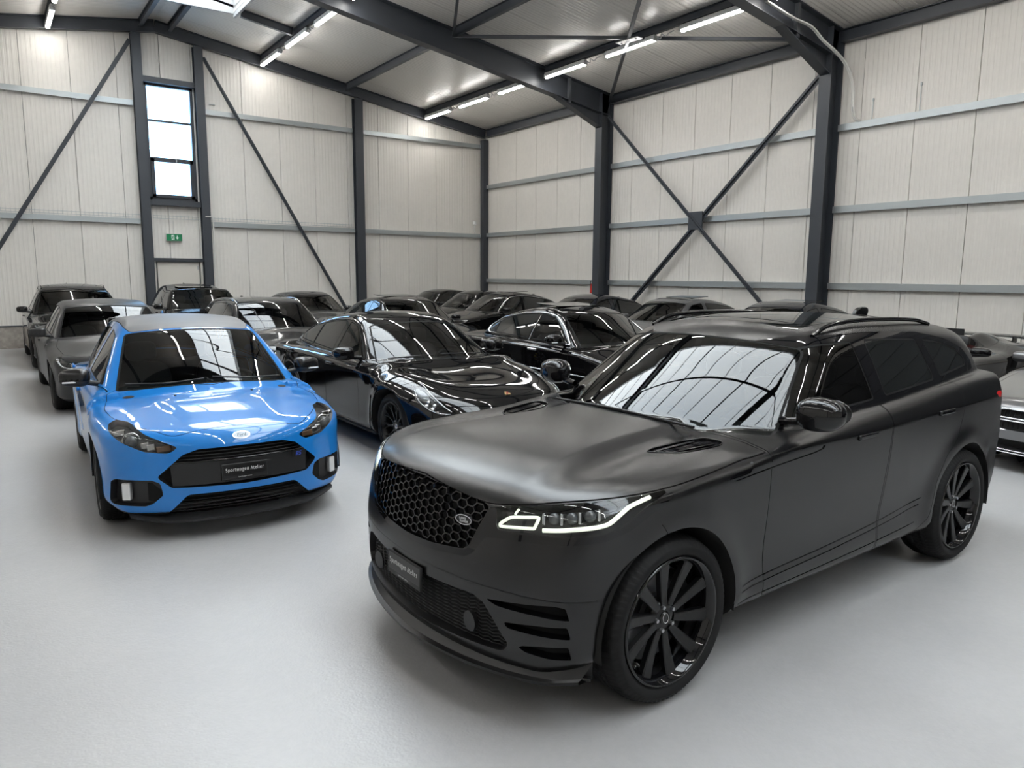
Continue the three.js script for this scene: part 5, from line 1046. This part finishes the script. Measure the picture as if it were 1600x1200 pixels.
      for (const s of [1, -1]) part('washer_jet', blob(.02, .012, .03, .8).translate(.93, sh.y(.93, .3) + .003, s * .3), M.plastic, car);
      sideStrip(sh, car, 'side_skirt', [[1.3, .21], [2, .205], [2.6, .205], [3.1, .21]], .02, M.plastic, -.004);
    },
  });
  const outlineRoof = outline([[1.82, -.4], [1.82, .50], [1.95, .535], [2.6, .55], [3.4, .535], [4.0, .50], [4.05, -.4]], .04);
  place(buildCar(S), 1.455, -5.4, 87.7);
}
// ---------------------------------------------------------------- the black four-door sports car
{
  const S = carSpec({
    name: 'sports_saloon', label: 'gloss black four-door fastback sports car with gold crest on the hood', L: 5.05, W: .965, H: 1.45, cell: .0185, fo: .95, wb: 2.95, R: .355,
    cowl: [1.42, .955], header: [2.22, 1.345], peak: 2.75, roof: [[3.2, 1.425], [3.7, 1.34], [4.2, 1.17]], base: [4.62, .99], tailTop: [[4.9, .95], [5.0, .92]], hoodF: .74, belt: [[1.4, .93], [2.2, .955], [3.3, .985], [4.4, 1.03]],
    crown: curve([[0, -.02], [.4, -.045], [.9, -.02], [1.4, .03], [2.2, .06], [4, .06], [5, .06]]), bendF: .42, crownC: .13, tumble: .56, wsB: .76, wsT: .55, flare: .03,
    fp: (z) => .30 * z * z + .28 * Math.pow(z, 6), kSide: (x) => x < 1.4 ? .17 : .09,
    extraT: (x, z) => { const f = sstep(.1, .8, x) * (1 - sstep(1.2, 2.0, x)); return f * .042 * bump(z, .74, .24); },
    xf: [[.1, .22], [.2, .06], [.3, .02], [.42, .0], [.52, .02], [.62, .07], [.70, .15], [.76, .28], [.84, .5]],
    paint: M.black, glass: M.windscreen, winA: 1.86, winB: 2.72, winC: 4.12, winRoofEnd: 3.35, roof2: 1,
    sunroof: { x0: 2.42, x1: 3.35, z: .47 }, beltZ: [[1.2, .80], [1.9, .835], [2.8, .83], [3.8, .77], [4.6, .66]],
    wheelKey: 'saloon_a', wheel: { R: .355, w: .27, rr: .268, hero: true, mat: M.rimBlack, spokes: SPOKES.y10, caliper: M.yellow, caliperAngle: .1, cap: M.satinChrome }, wheelTurn: .1,
    mirror: { w: .23, h: .145, d: .17, cap: M.black, base: M.pianoBlack, x: 1.95, y: .985 },
    hoodCut: () => { const e = outline([[.33, -.5], [.34, 0], [.36, .22], [.44, .40], [.80, .52], [1.30, .66], [1.62, .72], [1.48, .45], [1.40, 0], [1.40, -.5]], .03); return (x, y, z) => Math.max(e(x, z), .6 - y); },
    lamp: { poly: [[.80, .585], [.86, .56], [1.02, .565], [1.2, .60], [1.38, .68], [1.50, .77], [1.535, .82], [1.50, .845], [1.38, .83], [1.15, .745], [.92, .64]], r: .02, depth: .045, housing: std([.02, .02, .022], .2), inside(g, s, sh) {
      const pt = (w, y, o) => { let lo = .2, hi = .95; for (let i = 0; i < 24; i++) { const z = (lo + hi) / 2; if (z + sh.xF(y, z) < w) lo = z; else hi = z; } const z = (lo + hi) / 2, x = sh.xF(y, z), n = sh.nrm(x, y, z); return V3(x - n.x * o, y - n.y * o, s * (z - n.z * o)); };
      for (const [w, y] of [[1.12, .66], [1.22, .69], [1.14, .625], [1.24, .65]]) { const p = pt(w, y, .035), b = new THREE.SphereGeometry(.024, 16, 12); b.translate(p.x, p.y, p.z); part('lamp_lens', b, M.reflector, g); }
      part('light_guide', tube([[.87, .60], [1.0, .655], [1.2, .745], [1.38, .815], [1.47, .835]].map(([w, y]) => pt(w, y, .01)), .008, 6, 30), M.reflector, g);
      part('light_guide', tube([[.88, .578], [1.05, .585], [1.2, .62], [1.36, .69], [1.47, .775]].map(([w, y]) => pt(w, y, .012)), .005, 6, 30), M.reflector, g);
    } },
    cuts(sh, car) {
      const lo = sh.recess(pFront(outline([[-.3, .42], [.45, .42], [.75, .40], [.80, .36], [.72, .24], [-.3, .21]], .03), .6), .06), g = group('lower_intake', car); part('intake_backing', geoOf(lo.floor), M.gap, g); part('intake_frame', geoOf(lo.wall), M.trim, g);
      const v = sh.recess(pSide(outline([[1.36, .62], [1.41, .64], [1.47, .40], [1.44, .30], [1.40, .30], [1.38, .45]], .015), .5), .02); for (const s of [1, -1]) part('fender_vent', geoOf(join(v.floor, v.wall), s), M.pianoBlack, car);
    },
    extra(sh, car, S) {
      for (const s of [1, -1]) { part('wiper', tube([V3(1.5, sh.y(1.53, .3) + .012, s * .6 - .1), V3(1.46, sh.y(1.5, .1) + .014, s * .3 - .1), V3(1.47, sh.y(1.5, 0) + .014, s * .05 - .1)], .007), M.plastic, car); }
      const pts = S.dlo.map(([x, y]) => [x, y]); for (const s of [1, -1]) part('window_trim', tube([...pts, pts[0]].map(([x, y]) => V3(x, y, s * (sh.z(x, y) + .002))), .006, 6, 120), M.glossBlack, car);
      // shield crest on the nose
      const sx = .22, y = sh.y(sx, 0), n = sh.nrm(sx, y, 0), b = group('nose_crest', car, 'small gold shield crest'); b.position.set(sx, y + .002, 0); b.rotation.z = Math.atan2(-n.x, n.y);
      const q = new THREE.Shape(); q.moveTo(-.03, -.026); q.quadraticCurveTo(0, -.032, .03, -.026); q.lineTo(.028, .005); q.quadraticCurveTo(.022, .03, 0, .042); q.quadraticCurveTo(-.022, .03, -.028, .005); q.closePath();
      const e = new THREE.ExtrudeGeometry(q, { depth: .004, bevelEnabled: true, bevelSize: .002, bevelThickness: .002, bevelSegments: 2 }); e.rotateX(Math.PI / 2); e.rotateY(Math.PI / 2); e.translate(0, .004, 0); part('shield', e, M.gold, b);
      for (const [dx, dz] of [[-.012, -.012], [.014, .011]]) part('shield_field', rbox(.018, .003, .016, .001, dx, .0075, dz), std([.3, .02, .02], .3), b);
      sideStrip(sh, car, 'side_skirt', [[1.4, .20], [2.2, .195], [2.9, .195], [3.4, .20]], .02, M.plastic, -.002);
    },
  });
  place(buildCar(S), 4.24, -5.8, 90);
}
// ---------------------------------------------------------------- the black saloon with bright window frames
{
  const S = carSpec({
    name: 'saloon_car', label: 'gloss black saloon with bright chrome window frames and open tilted sunroof', L: 4.87, W: .925, H: 1.465, cell: .021, fo: .84, wb: 2.874, R: .335,
    cowl: [1.42, .985], header: [2.12, 1.385], peak: 2.6, roof: [[3.0, 1.445], [3.45, 1.365], [3.8, 1.24]], base: [4.2, 1.02], tailTop: [[4.6, 1.0], [4.8, .96]], hoodF: .80, belt: [[1.4, .955], [2.2, .975], [3.3, 1.0], [4.3, 1.035]],
    tumble: .52, wsB: .72, wsT: .56, paint: M.black, winA: 1.80, winB: 2.66, winC: 3.86, winRoofEnd: 3.22, rw: { x0: 3.55, x1: 4.15, z0: .52, z1: .62 }, handle: M.chrome,
    trimDLO: true, trimR: .012, sunroof: { x0: 2.35, x1: 3.0, z: .40 }, mirror: { w: .22, h: .145, d: .15, cap: M.black, x: 1.90, y: 1.0, lamp: true },
    wheelKey: 'saloon_b', wheel: { R: .335, w: .245, rr: .24, mat: M.rimBlack, spokes: SPOKES.twin5 },
    extra(sh, car, S) {
      const lid = rbox(.55, .012, .82, .005); lid.rotateZ(.05); lid.translate(2.78, sh.y(2.78, 0) + .016, 0); part('sunroof_lid', lid, M.darkGlass, car);
      for (const s of [1, -1]) { part('side_moulding', tube([[1.0, .60], [2, .605], [3.4, .61]].map(([x, y]) => V3(x, y, s * (sh.z(x, y) + .003))), .007), M.chrome, car); part('pillar_trim', tube([[2.66, .99], [2.65, 1.15], [2.63, 1.335]].map(([x, y]) => V3(x, y, s * (sh.z(x, y) + .006))), .007), M.chrome, car); }
    },
  });
  place(buildCar(S), 7.2, -5.85, 90);
}
// ---------------------------------------------------------------- the cars parked behind, row by row
{
  const wheelS = (key, mat, sp, R = .335) => ({ wheelKey: key, wheel: { R, w: .24, rr: R * .73, mat, spokes: sp } });
  const lid = (x, z = .40, l = .5) => (sh, car) => { const g = rbox(l, .012, z * 2, .005); g.rotateZ(.05); g.translate(x, sh.y(x, 0) + .016, 0); part('sunroof_lid', g, M.darkGlass, car); };
  const rails = (x0, x1, z, mat) => (sh, car) => { for (const s of [1, -1]) { const p = []; for (let i = 0; i <= 12; i++) { const x = x0 + (x1 - x0) * i / 12; p.push(V3(x, sh.y(x, z) + (i === 0 || i === 12 ? .0 : .028), s * z)); } part('roof_rail', tube(p, .013, 6, 30), mat, car); } };
  const both = (...f) => (sh, car, S) => f.forEach((q) => q(sh, car, S));
  const grilleBox = (sh, car, y0, y1, w, name = 'radiator_grille') => { const r = sh.recess(pFront(outline([[-.3, y1], [w, y1], [w * .86, y0], [-.3, y0]], .03), .6), .04), g = group(name, car); part('grille_backing', geoOf(r.floor), M.gap, g); part('grille_frame', geoOf(r.wall), M.chrome, g); };
  const sedan = (o) => carSpec({ L: 4.85, W: .925, H: 1.46, fo: .86, wb: 2.88, R: .335, cowl: [1.42, .985], header: [2.12, 1.38], peak: 2.6, roof: [[3.0, 1.44], [3.5, 1.35], [3.85, 1.22]], base: [4.25, 1.03], tailTop: [[4.6, 1.01], [4.8, .97]], hoodF: .80, belt: [[1.4, .955], [2.2, .975], [3.3, 1.0], [4.3, 1.035]], tumble: .52, wsB: .72, wsT: .57, rw: { x0: 3.6, x1: 4.18, z0: .5, z1: .6 }, name: 'saloon_car', paint: M.black, winA: 1.80, winB: 2.66, winC: 3.9, winRoofEnd: 3.25, cuts: (sh, car) => { grilleBox(sh, car, .48, .72, .42); }, ...wheelS('saloon_b', M.rimBlack, SPOKES.twin5), ...o });
  const estate = (o) => carSpec({ L: 4.85, W: .93, H: 1.48, fo: .86, wb: 2.88, R: .335, cowl: [1.38, .985], header: [2.08, 1.40], peak: 2.7, roof: [[3.4, 1.465], [4.1, 1.41], [4.45, 1.34]], base: [4.72, 1.02], tailTop: [[4.82, .98]], hoodF: .80, belt: [[1.4, .955], [2.2, .975], [3.3, 1.0], [4.5, 1.04]], tumble: .48, wsB: .74, wsT: .58, rw: { x0: 4.46, x1: 4.68, z0: .5, z1: .55 }, name: 'estate_car', paint: M.darkGrey, winA: 1.76, winB: 2.62, winC: 4.42, winRoofEnd: 4.0, cuts: (sh, car) => grilleBox(sh, car, .40, .72, .45), ...wheelS('estate', M.rimBlack, SPOKES.y5), ...o });
  const suv = (o) => carSpec({ L: 4.8, W: .955, H: 1.66, fo: .9, wb: 2.87, R: .37, cowl: [1.35, 1.10], header: [2.08, 1.56], peak: 2.7, roof: [[3.4, 1.645], [4.1, 1.60], [4.4, 1.53]], base: [4.68, 1.15], tailTop: [[4.76, 1.08]], hoodF: .95, belt: [[1.4, 1.07], [2.2, 1.095], [3.3, 1.12], [4.5, 1.16]], tumble: .42, wsB: .77, wsT: .62, rw: { x0: 4.42, x1: 4.64, z0: .55, z1: .6 }, name: 'suv', paint: M.black, winA: 1.75, winB: 2.62, winC: 4.35, winRoofEnd: 3.95, cuts: (sh, car) => grilleBox(sh, car, .55, .86, .5), ...wheelS('suv_b', M.rimBlack, SPOKES.twin5, .37), ...o });

  // row behind the blue hatch
  place(buildCar(estate({ cell: .024, name: 'estate_car', label: 'satin dark grey estate car parked directly behind the blue hatch', paint: M.stoneGrey, glass: M.windscreen, mirror: { w: .22, h: .13, d: .15, cap: M.stoneGrey, e: .5, x: 1.82 }, })), 1.58, -11.1, 90);
  place(buildCar(suv({ cell: .030, label: 'black SUV with roof rails standing against the gable wall behind the grey estate', extra: rails(2.3, 4.2, .60, M.black), sunroof: { x0: 2.35, x1: 3.6, z: .46 } })), 1.62, -16.62, 90);
  // row behind the fastback
  place(buildCar(estate({ cell: .028, label: 'dark grey estate car with roof rails parked behind the black fastback', paint: M.darkGrey, sunroof: { x0: 2.3, x1: 3.4, z: .44 }, extra: rails(2.2, 4.25, .57, M.chrome) })), 4.2, -11.25, 90);
  place(buildCar(suv({ label: 'black hatch-backed SUV under the tall window with a tilted sunroof', H: 1.56, extra: lid(2.75, .40) })), 4.25, -16.75, 90);
  // row behind the chrome-framed saloon
  place(buildCar(sedan({ cell: .028, label: 'black coupe-like saloon with raised sunroof behind the chrome-framed saloon', extra: lid(2.8, .40), sunroof: { x0: 2.3, x1: 3.1, z: .42 } })), 7.15, -11.5, 90);
  place(buildCar(sedan({ label: 'dark grey saloon by the gable between the diagonal brace and the middle post', paint: M.darkGrey })), 6.95, -16.7, 90);
  // row along the long wall, noses to the aisle
  place(buildCar(sedan({ label: 'black saloon in the far corner of the long-wall row', name: 'saloon_car' })), 9.6, -21.1, 0);
  place(buildCar(sedan({ cell: .030, label: 'black saloon with black window frames, second from the corner along the long wall', name: 'saloon_car' })), 9.6, -18.9, 0);
  place(buildCar(sedan({ cell: .030, label: 'black saloon with bright window frames in the long-wall row', trimDLO: true, trimR: .011, extra: lid(2.8, .38), sunroof: { x0: 2.35, x1: 3.0, z: .4 } })), 9.05, -16.6, 0);
  place(buildCar(sedan({ label: 'dark blue-black saloon in front of the column by the corner', paint: M.nightBlue, H: 1.47 })), 9.6, -13.75, 0);
  place(buildCar(sedan({ cell: .028, label: 'metallic grey saloon with a black sunroof in front of the crossed brace', paint: M.midGrey, sunroof: { x0: 2.35, x1: 3.1, z: .42 }, extra: lid(2.85, .38) })), 9.7, -11.0, 0);
  place(buildCar(sedan({ label: 'dark saloon with raised roof vent in front of the column with the conduit', paint: M.nightBlue, H: 1.48, sunroof: { x0: 2.35, x1: 3.1, z: .42 }, extra: lid(2.9, .40) })), 9.35, -8.1, 0);
}
// ---------------------------------------------------------------- silver coupe at the frame's edge
{
  const S = carSpec({
    name: 'coupe', label: 'silver coupe with a wide chrome-barred grille beside the tail of the SUV', L: 4.7, W: .925, H: 1.40, cell: .018, fo: .83, wb: 2.84, R: .335, cowl: [1.45, .94], header: [2.2, 1.32], peak: 2.7, roof: [[3.1, 1.37], [3.6, 1.27], [4.0, 1.12]], base: [4.3, 1.0], tailTop: [[4.6, .97]], hoodF: .74, belt: [[1.4, .92], [2.2, .94], [3.3, .97], [4.3, 1.0]], tumble: .54, wsB: .72, wsT: .55, paint: M.silverPaint, winA: 1.85, winB: 2.9, winC: 3.75, winRoofEnd: 3.3, crown: curve([[0, .06], [.5, .09], [1.3, .08], [4.5, .07]]),
    fp: (z) => .26 * z * z + .30 * Math.pow(z, 5), wheelKey: 'coupe', wheel: { R: .335, w: .245, rr: .245, mat: M.rimGrey, spokes: SPOKES.twin5 }, mirror: { w: .2, h: .13, d: .15, cap: M.silverPaint, x: 1.95 },
    cuts(sh, car) {
      const r = sh.recess(pFront(outline([[-.3, .63], [.40, .63], [.52, .60], [.55, .54], [.48, .46], [.36, .435], [-.3, .43]], .03), .6), .05), g = group('radiator_grille', car); part('grille_backing', geoOf(r.floor), M.gap, g); part('grille_frame', geoOf(r.wall), M.chrome, g);
      const at = (z, y, o) => V3(sh.xF(y, Math.abs(z)) + o, y, z);
      for (let k = 0; k < 22; k++) { const z = -.5 + k / 21; part('grille_vane', tube([at(z, .455, .03), at(z, .53, .03), at(z, .61, .03)], .005, 5), M.glossBlack, g); }
      for (const y of [.525, .55]) { const q = []; for (let i = 0; i <= 20; i++) q.push(at(-.5 + i / 20, y, .012)); part('grille_bar', tube(q, .009, 6, 30), M.chrome, g); }
      const f = []; const P = outline([[-.47, .635], [.47, .635], [.56, .55], [.46, .43], [-.46, .43], [-.56, .55]], .05).pts; for (const [z, y] of P) f.push(at(z, y, -.002)); f.push(f[0]); part('grille_surround', tube(f, .008, 6, 120), M.chrome, g);
      const lo = sh.recess(pFront(outline([[-.3, .34], [.62, .34], [.70, .32], [.66, .24], [-.3, .22]], .03), .6), .05), l = group('lower_intake', car); part('intake_backing', geoOf(lo.floor), M.gap, l); part('intake_frame', geoOf(lo.wall), M.trim, l);
    },
    extra(sh, car) { for (const y of [.20, .225]) { const q = []; for (let z = -.74; z <= .741; z += .04) q.push(V3(sh.xF(.22, Math.abs(z)) - .012, y, z)); part('lip_strip', tube(q, .007, 6, 50), M.chrome, car); } },
  });
  place(buildCar(S), 8.05, -2.6, 0);
}
// ---------------------------------------------------------------- open black roadster with a tail wing
{
  const L = 4.55, W = .98, hF = .66;
  const S = { name: 'roadster', label: 'open black roadster with a tail wing behind the silver coupe', L, W, H: 1.1, cell: .024, fo: 1.0, wb: 2.65, R: .345, paint: M.black, sillY: .2,
    sideRows: [[K(.16), K(-.10)], [K(.25), K(-.03)], [K(.45), K(-.05)], [K(.62), K(-.04)], [K(.78), K(0)], [K(.86), K(-.03)], [K(.95), K(-.10)]],
    plan: curve([[-.2, -.14], [.4, -.05], [1, 0], [2, -.05], [2.8, -.01], [3.6, 0], [4.2, -.04], [4.6, -.12]]),
    top: curve([[-.2, .5], [0, .6], [.3, .68], [.9, .78], [1.5, .86], [2.0, .88], [2.9, .92], [3.4, .99], [4.1, .97], [4.5, .93]]), crown: curve([[0, .05], [.9, -.03], [1.6, .05], [2.5, .08], [3.6, .07], [4.5, .1]]),
    bot: curve([[0, .17], [4, .17], [4.5, .26]]), xf: curve([[.1, .3], [.2, .06], [.3, .02], [.45, .01], [.6, .08], [.7, .25], [.8, .5]]), fp: (z) => .35 * z * z + .2 * z ** 6, xr: curve([[.1, L - .3], [.3, L - .06], [.6, L - .02], [.85, L - .04], [1, L - .15]]), rp: (z) => .2 * z * z + .2 * z ** 6, kSide: .1,
    extraW: (x, y) => { let v = 0; for (const q of [1.0, 3.65]) v += .02 * bump(Math.hypot(x - q, y - .345), .42, .1); return v; },
    extraT: (x, z) => .12 * bump(z, .36, .16) * sstep(2.75, 3.0, x) * (1 - sstep(3.2, 4.3, x)),
    wheelKey: 'roadster', wheel: { R: .345, w: .26, rr: .26, mat: M.rimBlack, spokes: SPOKES.y10 }, mirror: { x: 1.72, y: .90, z: .86, w: .24, h: .12, d: .16, cap: M.black, base: M.plastic, e: .65 },
    doors: [['door', [[1.5, .84], [1.55, .88], [2.75, .90], [2.72, .5], [2.65, .24], [1.55, .24]], .04]],
    cuts(sh, car) {
      const r = sh.recess((x, y, z) => Math.max(cock(x, z), .6 - y), .38, [0, -1, 0]); part('cockpit_tub', geoOf(join(r.floor, r.wall)), std([.06, .012, .01], .7), car);
      const v = sh.recess(pSide(outline([[2.75, .80], [3.1, .84], [3.15, .62], [2.9, .50]], .03), .5), .08); for (const s of [1, -1]) part('side_intake', geoOf(join(v.floor, v.wall), s), M.gap, car);
    },
    extra(sh, car) {
      for (const s of [1, -1]) { const q = part('seat', interiorGeos().seat, M.leather, car); q.position.set(2.35, .38, s * .36); q.scale.set(.9, .82, .9); }
      const fr = [V3(1.45, .88, -.70), V3(1.75, 1.10, -.62), V3(1.88, 1.15, -.4), V3(1.9, 1.16, 0), V3(1.88, 1.15, .4), V3(1.75, 1.10, .62), V3(1.45, .88, .70)]; part('screen_frame', tube(fr, .02, 8, 40), M.black, car);
      const p = [], t = []; for (let i = 0; i <= 10; i++) { const u = -1 + i / 5; p.push(1.30 + .2 * u * u, .88, u * .68, 1.89 - .14 * u ** 4, 1.15 - .05 * u ** 4, u * .61); } for (let i = 0; i < 10; i++) t.push(2 * i, 2 * i + 1, 2 * i + 3, 2 * i, 2 * i + 3, 2 * i + 2);
      const g = new THREE.BufferGeometry(); g.setAttribute('position', new THREE.Float32BufferAttribute(p, 3)); g.setIndex(t); g.computeVertexNormals(); part('windshield', g, M.windscreen, car);
      part('steering_wheel', interiorGeos().wheel, M.cabin, car).position.set(1.95, .86, .36);
      part('wind_deflector', merge([box(.014, .014, .64, 2.86, 1.16, 0), box(.014, .22, .014, 2.86, 1.05, .32), box(.014, .22, .014, 2.86, 1.05, -.32), box(.003, .21, .64, 2.86, 1.05, 0)]), M.plastic, car);
      const w = []; for (let i = 0; i <= 12; i++) { const u = -1 + i / 6; w.push([4.2 + .12 * u * u, 1.0 - .05 * u ** 4, u * .86]); }
      const q = [], ti = []; w.forEach(([x, y, z]) => { for (const [dx, dy] of [[-.13, 0], [-.05, .02], [.14, .035], [.14, .02], [-.05, -.004]]) q.push(x + dx, y + dy, z); }); for (let i = 0; i < 12; i++) for (let j = 0; j < 5; j++) { const a = i * 5 + j, b = i * 5 + (j + 1) % 5; ti.push(a, b, b + 5, a, b + 5, a + 5); }
      const wg = new THREE.BufferGeometry(); wg.setAttribute('position', new THREE.Float32BufferAttribute(q, 3)); wg.setIndex(ti); wg.computeVertexNormals(); part('tail_wing', wg, M.black, car);
      for (const s of [1, -1]) part('wing_pylon', rbox(.16, .10, .02, .008, 4.2, .965, s * .5), M.black, car);
    } };
  const cock = outline([[1.55, -.4], [1.55, .55], [1.8, .70], [2.5, .72], [2.85, .62], [2.9, -.4]], .08);
  S.group = undefined;
  place(buildCar(S), 8.9, -5.3, 0);
}
// ---------------------------------------------------------------- cars beside the photographer, seen only as reflections
{
  const src = scene.children.find((o) => o.userData.label === 'dark saloon with raised roof vent in front of the column with the conduit');
  [[9.8, .9, 0, 'black saloon facing the aisle beside the first anthracite gate'], [9.7, 3.6, 0, 'black saloon in front of the far end of the first anthracite gate'], [9.7, 6.6, 0, 'black saloon in front of the second anthracite gate']].forEach(([x, z, r, label]) => { const c = src.clone(); c.name = numbered('saloon_car'); c.userData = { label, category: 'car' }; scene.add(c); place(c, x, z, r); });
}
renderer.render(scene, camera);
